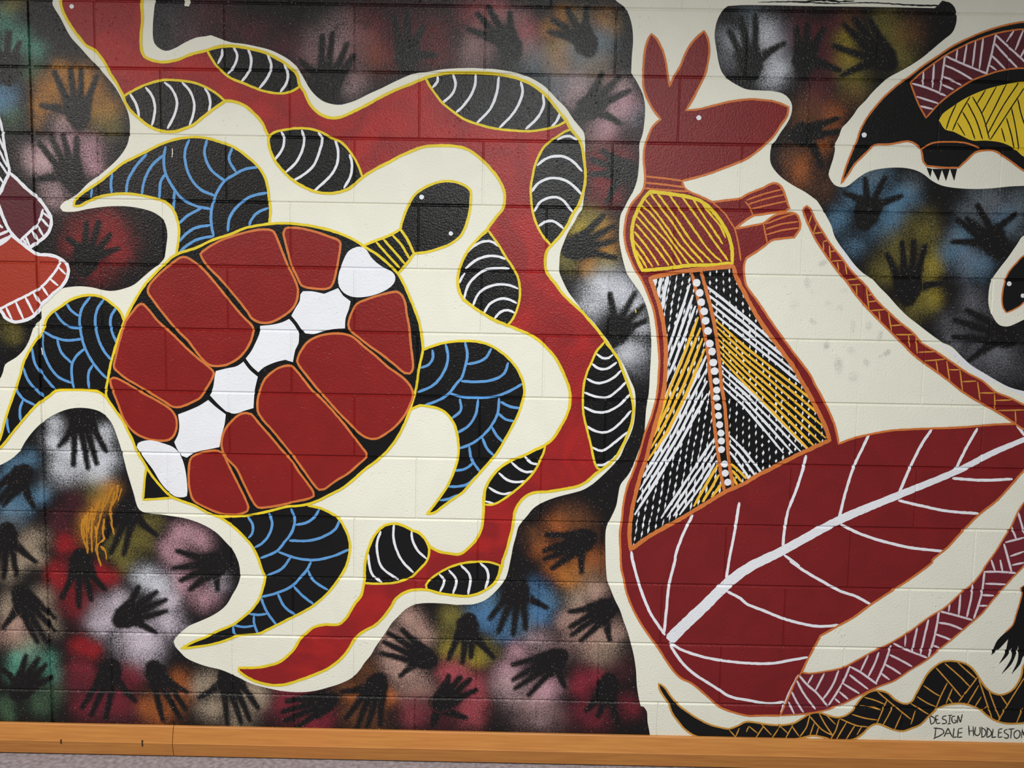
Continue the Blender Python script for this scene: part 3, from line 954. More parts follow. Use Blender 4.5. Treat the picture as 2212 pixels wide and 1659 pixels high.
# ------------------------------------------------------------------ red snake
sn = thing('painted_snake', 'long red snake with yellow outline and striped black ovals', 'snake', (520, 1450))
shape('body', '''A1 480,-90! 480,0 500,80 530,150 580,230 640,310 690,365 760,400! 800,450 835,500 870,570 920,650 960,720 985,770 1000,820 1040,880 1110,945 1180,1000 1270,1040 1380,1050 1470,1025 1540,995 1620,930 1700,870 1795,805! 1830,805 1890,815 1960,850 2030,910 2090,980 2120,1050 2138,1085!
A2 295,1130 310,1200 345,1280 400,1350 470,1420 560,1480 660,1525 760,1540 860,1530 940,1500 1000,1450 1045,1412! 1140,1350 1240,1300 1330,1250 1430,1205 1530,1170 1650,1160 1780,1165 1880,1190 1980,1260 2060,1340 2130,1430 2170,1520 2175,1600 B2 2165,180 2120,240 2050,330 2035,355 1960,430 1890,510 1840,600 1810,690 1800,790 1830,880 1900,950 2000,1020 2100,1080
B3 350,1115 440,1150 550,1200 620,1250 680,1310 740,1380 C3 790,0 820,70 845,140 855,220 845,300 815,380 770,460 720,540 660,590 580,630 480,680 380,720 290,780 220,860 180,940 165,1010 165,1080 160,1180 145,1270 110,1340 60,1400 0,1450
C2 1800,1465 1720,1455 1650,1440 1580,1400 1540,1340 1490,1290 1440,1275 1380,1240 1300,1220 1220,1235 1150,1300 1110,1370 1080,1460 D2 1062,60 1060,150 1055,190 1035,280 990,340 940,420 910,470 850,515 750,515 660,535 590,590 540,640 500,710 440,770 370,820 280,845 180,860 100,860 60,860! 60,885 110,925 200,970 300,995 420,995 520,965 620,930 720,890 810,840 880,780 930,720 970,650 1010,600 1070,560 1130,530 1190,480 1240,420 1280,360 1310,310 1380,260 1440,240 1560,240 1650,265 1750,280 1870,290 1960,270 2040,230 2100,180 2130,120 2155,50
C3 320,1510 345,1440 370,1350 390,1270 405,1190 410,1140 440,1070 490,1010 560,975 680,965 800,945 900,925 980,890 1060,820 1105,790 1180,730 1230,670 1290,560 1330,460 1350,380 1358,290 1340,200 1310,100 1270,0 B3 1240,1390 1200,1330 1150,1260 1125,1225 1070,1150 1000,1070 950,1010 870,940 790,860 740,790 690,730 660,670 655,600 670,520 705,480 760,420 830,320 880,220 920,160 950,80
A3 970,1475 975,1380 965,1270 950,1180 925,1110 860,1030 820,960 750,870 670,770 600,710 520,660 420,620 300,595 150,580 0,578 A2 1720,580 1640,595 1545,620 1440,665 1300,720 1180,780 1080,835 980,885 880,930 800,940 740,925 680,890 620,820 580,730 545,680 520,590 480,550 420,500 350,460 270,420 180,395 80,375 0,365 A1 1750,370 1650,400 1520,435 1400,480 1280,495 1200,475 1150,450 1125,380 1125,270 1135,150 1130,50 1125,-90!''', 3, 'snakered', sn, 'yellow', 6)
disc('eye', 'A1', 572, 52, 18, 4, 'white', sn)
PATCH = [
    ('A1 985,770! 1040,735 1150,680 1290,640 1400,640 1550,660 1650,700 1730,750 1795,805! 1700,870 1620,930 1540,995 1470,1025 1380,1050 1270,1040 1180,1000 1110,945 1040,880 1000,820',
     'A1 1035,745 1080,820 1100,880 1110,940 | A1 1160,695 1210,760 1235,840 1230,920 1210,1000 | A1 1310,655 1370,710 1410,800 1405,870 1370,960 1335,1025 | A1 1450,655 1510,720 1545,810 1545,890 1510,1000 | A1 1630,700 1665,760 1675,830 1660,910'),
    ('A1 1650,400! 1740,378 1843,370 A2 80,378 180,395 270,420 350,462 420,500 480,550 515,585 548,685! 500,720 400,745 300,735 210,710 100,665 0,625 A1 1760,560 1700,490',
     'A1 1770,390 1770,440 1735,510 | A1 1860,375 1890,440 1870,520 1815,590 | A1 1975,390 2000,460 1995,540 1960,610 1920,655 | A1 2130,435 2160,510 2150,580 2110,650 2065,705 | A2 420,510 450,590 440,660 390,735'),
    ('A2 298,1090! 340,1055 420,1035 530,1022 640,1030 720,1055 800,1100 870,1130 930,1190 980,1260 1020,1340 1045,1415! 1000,1450 940,1500 860,1530 760,1540 660,1525 560,1480 470,1420 400,1350 345,1280 310,1200 295,1130',
     'A2 395,1045 420,1100 405,1190 345,1275 | A2 560,1035 580,1110 560,1210 510,1300 430,1375 | A2 690,1055 722,1100 710,1180 660,1310 590,1380 495,1440 | A2 825,1110 850,1200 840,1310 790,1400 660,1520 | A2 940,1230 960,1300 950,1400 895,1500'),
    ('A2 1545,620! 1640,598 1740,582 1843,580 A3 150,582 300,597 420,622 520,662 600,712 670,772 750,870 830,960! 760,1000 650,1030 540,1045 400,1040 260,1025 100,985 0,945 A2 1780,900 1680,820 1610,730 1570,670',
     'A2 1640,600 1640,650 1600,700 | A2 1765,590 1785,680 1750,760 1680,820 | A2 1945,590 1940,680 1900,770 1840,850 1790,895 | A2 2130,610 2110,750 2060,870 1955,980 | A3 460,650 475,740 410,890 290,1020 | A3 635,750 645,830 600,930 500,1030 | A3 775,890 750,960 705,1010'),
    ('A3 865,1030! 900,1080 925,1110 950,1180 965,1270 975,1380 970,1475 B3 950,80 920,160 880,220 830,320 760,420 703,480! 640,410 590,320 560,230 545,130 540,30 A3 555,1400 570,1330 600,1250 640,1180 700,1120 750,1090 810,1050',
     'A3 750,1115 800,1090 850,1085 910,1115 | A3 590,1320 650,1270 730,1245 810,1250 880,1290 950,1365 | A3 545,1530 600,1460 670,1425 750,1420 840,1450 900,1500 945,1550 | B3 568,210 620,130 720,95 790,115 840,170 875,215 | B3 600,330 650,295 710,285 760,310 800,345'),
    ('B3 200,360! 280,470 340,570 400,660 440,740 455,850 440,960 400,1060 355,1115! 250,1070 130,1000 0,910 B2 1830,880 1805,790 1810,690 1840,600 1890,510 1960,430',
     'B3 20,550 80,490 160,450 230,450 290,490 | B3 20,665 100,600 200,565 290,570 340,590 | B3 10,905 40,800 110,720 190,670 300,660 370,665 | B3 80,960 120,870 200,810 300,790 380,800 440,825 | B3 165,1025 210,950 280,910 350,905 430,940 | B3 250,1065 300,1010 360,995 415,1020 | B2 1815,780 1835,735 1860,700'),
    ('B3 1130,1245! 1200,1330 1240,1390 C3 1270,0 1310,100 1340,200 1358,290 1350,380 1330,460 1290,560 1230,670 1180,730 1100,790! 1070,780 1045,720 1020,600 990,480 960,350 955,220 965,100 990,10 B3 1020,1420 1060,1330',
     'B3 1060,1340 1110,1375 1160,1375 1195,1350 | B3 1025,1420 1080,1460 1150,1460 1225,1410 | C3 985,65 1060,100 1140,90 1210,50 1260,0 | C3 965,175 1060,210 1150,215 1230,160 1300,90 | C3 960,290 1050,330 1140,330 1240,280 1330,190 | C3 980,440 1060,485 1150,490 1240,430 1340,320 | C3 1025,610 1105,640 1200,580 1310,490 | C3 1050,750 1110,755 1180,720 1230,670'),
    ('C3 655,605! 580,632 480,682 380,722 290,782 220,862 180,942 168,1065! 230,1070 300,1040 380,985 460,920 540,840 590,770 620,700 640,660',
     'C3 490,680 540,735 605,750 | C3 385,730 440,780 510,810 570,800 | C3 285,815 350,870 420,890 500,880 | C3 205,930 270,970 330,985 390,970 | C3 170,1040 210,1050 250,1060'),
    ('C2 1300,1220 1380,1242 1440,1275 1490,1292 1540,1342 1570,1400 1575,1450 1555,1520 1500,1580 1440,1640 D2 1380,160 1280,185 1160,190 1057,185! C2 1060,1560 1080,1460 1110,1370 1150,1300 1220,1235',
     'C2 1190,1280 1160,1370 1165,1470 1200,1570 D2 1330,160 | C2 1295,1225 1290,1330 1320,1440 1370,1530 1450,1610 | C2 1435,1280 1440,1340 1480,1430 1555,1500 | C2 1090,1460 D2 1100,50 1130,130 1200,180'),
    ('D2 1555,235! 1550,200 1590,150 1660,100 1750,55 1850,25 1960,15 2060,20 2140,45! 2130,110 2100,180 2040,230 1960,270 1870,290 1750,280 1650,262',
     'D2 1655,115 1695,165 1660,255 | D2 1730,80 1790,160 1765,270 | D2 1825,40 1900,130 1885,275 | D2 1980,25 2035,80 2045,150 2020,230'),
]
for a, b in PATCH:
    p = poly(a)
    o = film('oval_patch', [p], 4, 'black', sn)
    film('outline', ribbon(p, 5 * MPP, True), 6, 'yellow', o)
    strokes('stripe', rows(b), 5, 'white', o, 5.4)

# ------------------------------------------------------------------ turtle
tu = thing('painted_turtle', 'large turtle with red shell plates and black flippers drawn in blue', 'turtle', (560, 1150))
FLIP = [
    ('A1 590,1640! 600,1590 700,1510 790,1450 880,1380 980,1300 1080,1250 1180,1200 1280,1150 1400,1110 1530,1092 1650,1100 1750,1130 1860,1170 1960,1240 2040,1310 2100,1390 2130,1480 2145,1600 B1 2155,200 2145,300! 1950,420! 1700,520! 1500,620! 1405,560! 1415,490 1425,420 1425,340 1405,250 1370,180 1310,130 1230,105 1120,80 1000,68 880,75 780,95 700,130 640,165',
     '''A1 735,1500 725,1575 | A1 895,1380 885,1460 890,1540 | A1 1170,1225 1080,1330 1020,1440 1005,1540 | A1 1300,1235 1210,1320 1150,1440 1130,1550 | A1 1320,1165 1305,1270 1320,1380 1390,1510 1460,1590 1560,1640 B1 1680,190
     | A1 1320,1380 1280,1450 1270,1580 | A1 1390,1520 1385,1600 B1 1385,200 | A1 1510,1110 1475,1200 1480,1310 1520,1420 1600,1510 1715,1560 | A1 1650,1110 1630,1220 1680,1350 1790,1440 | A1 1850,1175 1825,1270 1880,1370
     | A1 2065,1330 1960,1345 1860,1395 1790,1440 1740,1510 1710,1580 B1 1690,170 1680,260 1690,350 1705,405 | B1 1610,180 1500,240 1420,310 | B1 1675,318 1560,340 1480,390 1430,450 | B1 1705,405 1580,430 1490,480 1425,540
     | B1 2130,60 2000,90 1890,170 1830,260 1815,370 | B1 2140,180 2050,220 2000,280 1985,325'''),
    ('B1 990,1080! 960,1010 900,950 820,895 730,875 640,885 560,915 480,970 410,1020 365,1080 350,1140 330,1180 290,1230 240,1310 190,1410 160,1520 130,1610 C1 80,280 40,400 10,520 -40,640! 20,600 100,500 200,380 300,270 400,200 440,165 540,155 650,155 760,165 810,185 845,220! 900,100! B1 1000,1300!',
     '''B1 720,890 660,970 635,1060 645,1170 680,1300 760,1440 850,1540 | B1 830,905 775,990 760,1100 790,1240 830,1320 885,1390 | B1 930,970 885,1050 885,1140 935,1265 | B1 530,940 570,1000 635,1045 | B1 440,1010 490,1080 560,1130 645,1140 | B1 350,1165 430,1210 530,1235 655,1225
     | B1 345,1180 340,1290 390,1430 470,1530 570,1575 | B1 455,1225 490,1330 575,1420 | B1 680,1300 610,1360 575,1430 575,1540 590,1620 | B1 740,1430 705,1500 710,1620 | B1 255,1290 280,1420 350,1520 440,1625 | B1 185,1450 230,1560 C1 350,215 | C1 120,140 190,230 280,275 | C1 185,235 160,310 165,400 | C1 55,370 60,440 75,500'''),
    ('B2 1525,1310! 1620,1275 1720,1250 1840,1240 1950,1245 2050,1270 2150,1330 B3 370,1385 430,1460 470,1540 485,1600 C3 490,170 470,260 440,350 390,450 330,560 270,660 220,720 140,810 60,900 0,970 C2 1800,1000 1700,1070 1620,1130 1555,1145! 1600,1090 1660,1010 1720,920 1770,810 1800,710 1810,620 1795,500 1770,420 1720,350 1650,305 1560,285 1500,280 1430,312! 1400,200! B2 1400,1400!',
     '''B2 1600,1310 1605,1370 1570,1430 1505,1455 | B2 1705,1265 1725,1370 1690,1490 1610,1590 1480,1650 | B2 1860,1250 1878,1350 1860,1450 1830,1540 C2 1800,95 1720,195 1620,250 1540,275 | B2 2070,1300 2030,1370 1960,1410 1875,1425 | B2 2205,1410 2170,1500 2080,1550 1960,1565 1830,1560
     | C2 1730,180 1840,212 1980,218 C3 200,215 300,195 400,150 475,105 | C2 1820,225 1825,320 1750,385 | C2 1965,230 1945,350 1890,440 1795,500 | C2 2130,220 2120,340 2070,440 1990,530 1900,590 1815,620 | C3 300,250 380,290 460,300 | C3 280,340 340,390 415,405 | C3 230,450 270,520 325,575 | C3 155,535 190,620 250,680
     | C3 50,605 70,710 135,805 | C2 1925,735 1870,780 1780,800 | C2 1960,835 1880,905 1800,925 1725,925 | C2 1800,990 1740,1020 1660,1035'''),
    ('C1 1740,1165! 1830,1220 1930,1310 2000,1390 2050,1480 2085,1580 2110,1650 D1 2095,220 2060,320 2000,400 1920,470 1850,520 1750,560 1650,610 1550,650 1470,690 1445,708! 1550,695 1680,675 1790,645 D2 50,605 100,600 210,590 300,550 420,490 540,430 640,375 720,310 790,240 850,160 900,80 930,0 C2 945,1400 930,1320 900,1250 855,1180 780,1130 700,1095 620,1078! 500,1000! 200,1000! 0,1050!',
     '''C2 130,1165 170,1230 165,1300 135,1335 | C2 300,1135 325,1220 300,1310 240,1380 185,1410 | C2 475,1100 505,1190 480,1290 420,1370 360,1440 230,1495 | C2 700,1105 660,1170 590,1215 510,1230 | C2 860,1190 830,1260 740,1320 620,1355 460,1355 | C2 375,1445 500,1490 650,1510 790,1485 940,1425
     | C2 470,1490 400,1580 280,1635 | C2 635,1525 600,1590 D2 560,130 480,210 360,265 240,295 | D2 610,80 640,150 700,200 770,240 | D2 495,210 560,280 655,355 | D2 370,270 420,370 515,445 | D2 235,300 280,410 360,520 | D2 140,430 210,438 285,430 | D2 180,440 180,500 210,590 | D2 15,520 100,535 180,525 | D2 15,530 20,580 40,605'''),
]
for a, b in FLIP:
    p = poly(a)
    o = film('flipper', [p], 3, 'black', tu)
    film('outline', ribbon(p, 5.5 * MPP, True), 4.6, 'yellow', o)
    strokes('scale_line', rows(b), 4, 'blue', o, 5.8)
film('paint_fleck', ribbon(path('A1 1372,1180 1374,1220 1370,1255'), 2.4 * MPP, rough=.4), 5, 'cream', tu)
film('paint_fleck', ribbon(path('B1 322,1295 328,1325 332,1352'), 4 * MPP, rough=.5), 5, 'cream', tu)
o = shape('tail', 'C1 1165,770! 1240,870 1310,950 1385,1012! 1270,1022 1140,1030! 1150,900', 3, 'black', tu, 'yellow', 5)
o = shape('neck', 'B2 1050,485! 1150,440 1250,405 1345,350! 1400,430 1455,545! 1400,620 1325,705! 1230,610 1150,545', 4, 'black', tu, 'yellow', 5.5)
strokes('neck_band', rows('B2 1150,450 1230,540 1340,660 | B2 1210,430 1290,520 1385,630 | B2 1280,395 1350,470 1420,590 | B2 1060,485 1180,575 1290,690'), 5, 'yellow', o, 5)
o = shape('head', 'B2 1345,350! 1365,270 1400,180 1450,90 1520,30 A2 1600,1465 1680,1445 1760,1445 1830,1465 1880,1490 1905,1520 B2 1905,140 1890,240 1860,340 1820,410 1740,470 1640,510 1540,535 1455,545! 1400,430', 4, 'black', tu, 'yellow', 5.5)
disc('eye', 'B2', 1515, 95, 19, 6, 'white', o)
disc('eye', 'B2', 1747, 385, 17, 6, 'white', o)
ca = shape('carapace', '''B2 1050,485! 1000,450 900,400 750,350 600,320 470,305 350,305 250,315 100,345 B1 1843,390 1700,435 1560,500 1400,555 1300,640 1220,720 1150,800 1080,910 1020,1020 985,1100 950,1200 915,1310 880,1440 860,1550 845,1640 C1 850,210 880,260 930,330 980,400 1020,480 1060,560 1090,640 1140,720 1200,820 1270,910 1360,1000 1450,1040 1550,1075 1650,1130 1730,1162 C2 0,1162 130,1155 280,1125 440,1085 560,1075 670,1045 780,990 880,940 960,880 1060,790 1180,700 1260,620 1330,520 1390,400 1430,290 1460,190 1480,90 1490,0
B2 1500,1430 1525,1310 1515,1200 1495,1090 1460,990 1410,870 1370,780 1325,705 1230,610 1150,545''', 6, 'black', tu, 'yellow', 5.5)
SCUTES = rows('''B1 1610,580 1597,550 1640,510 1740,450 1843,410 B2 100,380 200,358 300,355 340,375 370,440 410,540 450,640 500,740 530,830 520,920 480,990 400,1050 320,1090 240,1095 170,1065 130,1010 60,920 B1 1820,820 1740,730 1650,640
| B2 415,380 430,345 480,338 560,345 680,375 780,410 860,445 868,490 855,580 840,660 820,750 800,800 760,825 680,825 600,815 560,800 520,720 480,640 450,530 425,430
| B1 1460,572 1540,605 1620,670 1700,760 1790,870 1870,970 1950,1060 2015,1130 2015,1190 1980,1280 1920,1360 1830,1420 1740,1440 1670,1430 1600,1370 1500,1240 1400,1140 1300,1020 1210,900 1180,850 1190,800 1240,740 1300,680 1380,615
| B1 1125,945 1180,985 1240,1060 1300,1120 1380,1190 1480,1290 1580,1380 1680,1460 1705,1500 1680,1560 1630,1640 C1 1600,215 1540,250 1440,290 1380,290 1300,240 1200,180 1100,120 1000,60 940,10 B1 910,1450 930,1340 960,1220 1000,1090 1050,1020
| C1 880,70 905,58 960,75 1040,120 1140,180 1260,245 1360,310 1400,370 1410,440 1390,510 1350,550 1280,560 1180,545 1090,505 1030,450 980,370 940,260 900,160
| C1 1510,740 1530,690 1590,660 1680,640 1740,640 1780,670 1820,750 1880,870 1940,990 1980,1090 1970,1120 1900,1145 1800,1145 1720,1125 1620,1080 1550,1040 1520,980 1505,880
| C2 120,338 160,350 220,420 300,510 400,630 480,720 540,810 600,890 655,970 655,1000 600,1025 500,1045 380,1075 270,1090 210,1090 170,1040 100,900 40,780 C1 1800,690 1770,620 1765,570 1790,480 1850,400 1920,345
| B2 240,1600 270,1540 350,1470 420,1440 480,1440 530,1490 600,1580 650,1640 C2 680,190 760,270 840,360 900,430 960,510 1030,600 1075,660 1075,690 1020,740 930,820 830,880 740,945 700,950 660,910 580,800 500,690 420,590 330,480 250,390 210,320 215,210
| B2 525,1400 560,1310 620,1240 700,1200 800,1182 900,1185 970,1210 1050,1280 1150,1360 1250,1450 1350,1520 1420,1590 C2 1447,190 1420,280 1370,370 1300,450 1220,510 1150,545 1090,540 1020,500 940,420 860,340 770,240 680,140 600,40 B2 550,1450
| B2 1000,945 1050,920 1150,885 1250,858 1320,850 1360,880 1385,940 1395,1020 1415,1120 1425,1240 1440,1360 1445,1460 1420,1500 1380,1495 1300,1430 1200,1350 1100,1280 1000,1200 950,1160 932,1110 945,1050 970,990''')
for s in SCUTES:
    p = poly(s)
    o = film('scute', [p], 6.8, 'scute', ca)
    # the orange line runs just round each plate; parts stop at this level
    film('scute_outline', ribbon(p, 4.9 * MPP, True), 7.9, 'orange', ca)
PLATES = rows('''B2 910,560 940,520 1000,492 1050,495 1080,520 1110,570 1160,620 1220,660 1280,690 1305,730 1295,780 1240,830 1150,870 1060,890 970,890 900,860 860,810 850,750 860,690 880,630
| B2 570,845! 640,845 740,865! 850,820! 890,880! 950,925! 935,990 910,1060 905,1140! 820,1145 740,1160 660,1185 590,1180! 560,1150! 520,1090 478,1040! 510,980 545,920 550,870
| B2 230,1120! 330,1110 410,1090 460,1065! 500,1110 540,1180! 535,1260 510,1310 490,1410! 430,1390! 350,1410 260,1450 215,1490! 160,1440 115,1380! 160,1320 200,1240 225,1180
| B1 1720,1480! 1800,1460 1890,1440 1940,1405! 1990,1470 2055,1525! C1 2050,70 2030,160 2020,300! 1950,320 1870,345 1800,325! 1740,270 1675,200! 1700,130 1710,60
| C1 1420,350! 1500,320 1590,280 1660,235! 1720,290 1800,350! 1790,430 1765,520 1750,610! 1680,625 1600,640 1540,660 1490,695! 1450,680 1410,620 1390,570! 1420,510 1430,440
| C1 1100,580 1150,560 1220,558 1300,580 1380,610 1430,660 1465,740 1485,840 1495,960 1490,1000 1440,1010 1390,1000 1340,960 1280,890 1220,790 1160,710 1110,640 1090,610''')
for s in PLATES:
    film('spine_plate', [poly(s)], 7.9, 'white', ca)

# ------------------------------------------------------------------ kangaroo
ka = thing('painted_kangaroo', 'upright red kangaroo with hatched belly panel and leaf patterned hindquarters', 'kangaroo', (1500, 1540))
shape('body', '''A3 1575,950! 1520,880 1470,790 1440,700 1435,600 1440,480 1455,370 1480,300 1500,272! 1540,310 1580,380 1610,470 1630,590 1645,690! 1680,610 1730,530 1770,430 1810,360 1870,290 1920,248! 1950,310 1962,400 1950,500 1925,600 1880,690 1830,790 1775,880! 1880,870 2000,840 2100,815 A4 -44,798 50,790 120,797 200,805 270,825 335,855! 325,920 280,990 220,1080 150,1150 80,1210 0,1265
A3 2100,1330 1980,1375 1850,1415 1745,1440! 1760,1490 1800,1525 1880,1560 B3 1985,135! 2100,120 2212,105 B4 0,75 60,50 140,20 A4 180,1470 240,1460 280,1490 310,1560 335,1640 B4 345,180! 310,205 210,220 60,240! 0,275 B3 2160,350! 2212,340 B4 60,320 135,305! 220,245 300,222 370,218 410,245 430,310 425,350 380,415! 280,425 200,440 150,480 80,530 0,580! -20,640 -15,720 0,800 100,940 200,1090 300,1230 380,1340 450,1430 520,1530 C4 545,112 590,190 640,290 690,400 720,500 735,585!
840,545 980,510 1150,480 1300,470 1480,462 1680,455 1870,440 2000,430 2140,425 P 2290,908 2360,925! 2300,968 C4 2212,800 2120,900 2000,1030 1850,1150 1720,1280 1600,1410 1480,1510 D4 1480,20 1350,120 1200,220 1000,350 850,460 750,515 590,605! 540,700 490,790 440,895! 360,1040 310,1150 270,1240! 100,1240 0,1240 D3 2050,1175 1950,1090 1830,990 1720,930 1630,820 1560,710 1480,600 1400,480 1340,360 1300,250 1280,150 1260,60
C3 1255,1450 1250,1300 1265,1190 1280,1050 1310,920 1350,820 1390,710 1420,610 1450,500 1490,400 1520,300 1540,220 1555,100 1560,0 B3 1565,1400 1555,1260 1545,1150 1520,1000 1490,910 1450,810 1410,730 1370,670 1330,580 1300,500 1285,400 1290,320 1310,220 1350,140 1420,60 A3 1440,1500 1450,1400 1440,1280 1445,1180 1470,1100 1510,1010''', 3, 'roored', ka, 'orange', 4.5)
disc('eye', 'A3', 1878, 938, 20, 4, 'white', ka)
strokes('neck_band', rows('A3 1450,1405 1600,1420 1745,1440 | A3 1450,1455 1600,1470 1760,1490 | A3 1445,1500 1620,1515 1790,1525'), 4, 'orange', ka, 4.2)
strokes('paw_line', rows('B4 -10,130 30,180 50,240 | B4 0,120 140,70 280,35 | B4 10,155 150,110 305,75 | B4 40,190 170,160 330,125 | B4 135,305 150,380 165,455 | B4 150,310 280,260 390,225 | B4 155,350 280,310 415,290 | B4 160,395 280,360 420,340 | B3 1985,135 2080,220 2140,310 2165,350 2195,480 2212,600'), 4, 'orange', ka, 3.4)
ch = shape('chest_panel', 'B3 1490,50! 1440,110 1400,180 1360,280 1345,380 1355,480 1380,570 1430,680! 1600,665 1800,640 2000,635 2145,620! 2140,500 2110,390 2060,300 2000,220 1930,150 1850,110 1750,85 1620,65', 4, 'roored', ka, 'yellow', 7.5)
strokes('hatch_line', rows('''B3 1365,370 1470,500 1560,640 | B3 1360,440 1450,560 1510,650 | B3 1370,510 1430,600 1465,660 | B3 1375,310 1480,430 1560,530 1640,640 | B3 1385,250 1500,380 1600,510 1690,640 | B3 1400,200 1520,340 1640,470 1740,630 | B3 1420,160 1500,230 1600,360 1700,500 1800,630 | B3 1450,110 1530,210 1620,330 1720,470 1860,620 | B3 1490,60 1560,160 1660,290 1790,480 1915,615
| B3 1550,70 1620,160 1700,270 1830,460 1985,615 | B3 1640,75 1730,200 1830,340 1960,520 2060,610 | B3 1740,90 1830,210 1930,350 2030,490 2110,600 | B3 1830,110 1900,220 1990,350 2070,470 | B3 1900,140 1960,220 2050,330 2090,420'''), 5, 'panel', ch, 4.2, None, .3)

# leaf veins on the hindquarters
film('midrib', ribbon(path('P 1444,1383 1515,1315 1600,1237 1693,1188 1813,1123 1937,1071 2068,1017 2140,980 2212,949 2290,912'), [26 * MPP, 24 * MPP, 20 * MPP, 18 * MPP, 15 * MPP, 13 * MPP, 9 * MPP], rough=.06), 5, 'white', ka)
strokes('vein', rows('''C3 1340,1440 D3 1350,0 1410,220 1480,400 1540,500 1610,600 | C3 1830,1150 1750,1310 1690,1480 D3 1690,0 1640,200 1620,400 1600,590 | C3 2200,1050 2160,1300 D3 2120,0 2095,160 | C4 475,675 450,790 390,970 330,1130 300,1300 290,1410 | C4 975,515 900,670 850,780 790,970 735,1190 | C4 1475,470 1390,600 1300,780 1210,990 | C4 1840,460 1760,600 1720,680 1660,800
| C4 2120,865 1900,875 1640,860 | C4 1850,1140 1600,1120 1400,1080 1210,1035 | C4 1570,1440 1300,1410 1050,1350 880,1290 750,1225 | C4 300,1470 420,1560 D4 350,10 480,100 600,170 750,250 870,290 990,355 | D3 2100,250 2212,310 D4 0,350 150,410 300,470 450,510 580,530 740,520 | D3 1640,660 1750,720 1900,770 2050,800 D4 0,822 200,825 350,800 490,775
| D3 1650,680 1730,800 1830,900 2000,1010 2130,1090 D4 0,1115 100,1135 200,1145 300,1130 | C4 2150,430 2180,470 2212,520'''), 4, 'white', ka, 6.2)

# hatched belly panel
BELLY = 'B3 1490,745! 1530,730 1700,695 1900,670 2150,645! 2180,740 B4 -15,860 100,1070 200,1210 300,1345 390,1470 C4 430,70 490,170 550,290 600,390 640,480 660,555! 500,630 350,700 200,780 80,840 C3 2240,900 2100,960 1900,1080 1700,1200 1500,1310 1335,1425! 1325,1330 1340,1150 1370,1000 1410,850 1460,700 1490,580 1530,430 1570,290 1600,160 B3 1612,1460 1615,1300 1605,1180 1590,1070 1560,950 1520,830'
bp = poly(BELLY)
be = film('belly_panel', [bp], 4, 'black', ka)
film('border', ribbon(bp, 9 * MPP, True), 8, 'orange', be)
LR = path('B3 1820,695 1870,900 1910,1100 1940,1270 1960,1430 C3 1970,70 1985,200 1998,400 2022,600 2050,800 2080,960')
RR = path('B3 1895,685 1940,850 1990,1050 2020,1220 2045,1430 C3 2055,100 2080,250 2098,450 2115,700 2150,930')
film('centre_strip', [LR + RR[::-1]], 6, 'black', be)
film('centre_rail', ribbon(LR, 7.5 * MPP), 7, 'orange', be)
film('centre_rail', ribbon(RR, 7.5 * MPP), 7, 'orange', be)
for x, y in ((1860, 778), (1885, 858), (1897, 932), (1920, 1005), (1932, 1080), (1950, 1160), (1965, 1262), (1983, 1325), (1992, 1412), (2003, 1480)):
    disc('dot', 'B3', x, y, 31, 8, 'white', be)
for x, y in ((2015, 85), (2020, 157), (2018, 220), (2030, 290), (2035, 360), (2043, 432), (2053, 498), (2057, 562), (2057, 630), (2082, 745), (2087, 818), (2107, 890)):
    disc('dot', 'C3', x, y, 28, 8, 'white', be)
LEFT = bp  # strokes are trimmed to the panel


def fan(a, b, n):
    """n paths between two drawn lines"""
    A = np.array([p[:2] for p in parse(a)]); B = np.array([p[:2] for p in parse(b)])
    def res(P, k=8):
        s = np.concatenate([[0], np.cumsum(np.linalg.norm(np.diff(P, axis=0), axis=1))])
        t = np.linspace(0, s[-1], k)
        return np.stack([np.interp(t, s, P[:, 0]), np.interp(t, s, P[:, 1])], 1)
    A, B = res(A), res(B)
    return [[W(*q) for q in A + (B - A) * f] for f in np.linspace(0, 1, n)]


WHITE_BANDS = [
    ('K1 470,210 450,330', 'K1 620,200 545,620', 3, 8),
    ('K1 890,290 740,740 608,1130', 'K1 985,690 790,1200 585,1650', 4, 6),
    ('K1 1085,1150 K2 870,0 680,400 480,740 320,1000', 'K2 1095,0 930,280 730,660 560,920 225,1450', 4, 6.4),
    ('K2 1180,530 1000,800 780,1130 540,1490', 'K2 1205,800 1000,1130 760,1450', 4, 5.6),
    ('K1 1040,290 1330,520 1560,710 2000,1080', 'K1 1130,610 1360,800 1600,990 1850,1190 2250,1510', 4, 6),
    ('M 110,350 500,700 900,1090 1550,1740', 'M 170,720 500,1010 720,1270 1120,1760', 4, 5.6),
    ('K2 1335,480 1500,640 1650,830 1800,1030', 'K2 1345,680 1450,800 1640,1090', 3, 5.2),
]
YELLOW_BANDS = [
    ('K1 985,690 800,1180 600,1659 K2 490,380', 'K1 1065,1070 850,1600 K2 620,450 380,800', 4, 6.5),
    ('K2 1215,850 1080,1090 930,1350', 'K2 1255,1080 1200,1170 1140,1240', 3, 6),
    ('K1 1150,690 M 450,20 1150,570 1950,1210', 'M 90,210 450,600 800,940 1640,1830', 7, 5.2),
    ('K2 1380,840 1480,930 1560,1020', 'K2 1390,990 1450,1090', 3, 5.5),
]
for a, b, n, wd in WHITE_BANDS:
    q = []
    for p in fan(a, b, n):
        q += ribbon(p, wd * MPP, rough=.3)
    tag(film('white_hatching', q, 5, 'white', be, bp), None, None, None, 'stuff')
for a, b, n, wd in YELLOW_BANDS:
    q = []
    for p in fan(a, b, n):
        q += ribbon(p, wd * MPP, rough=.2)
    tag(film('gold_hatching', q, 5.6, 'gold', be, bp), None, None, None, 'stuff')
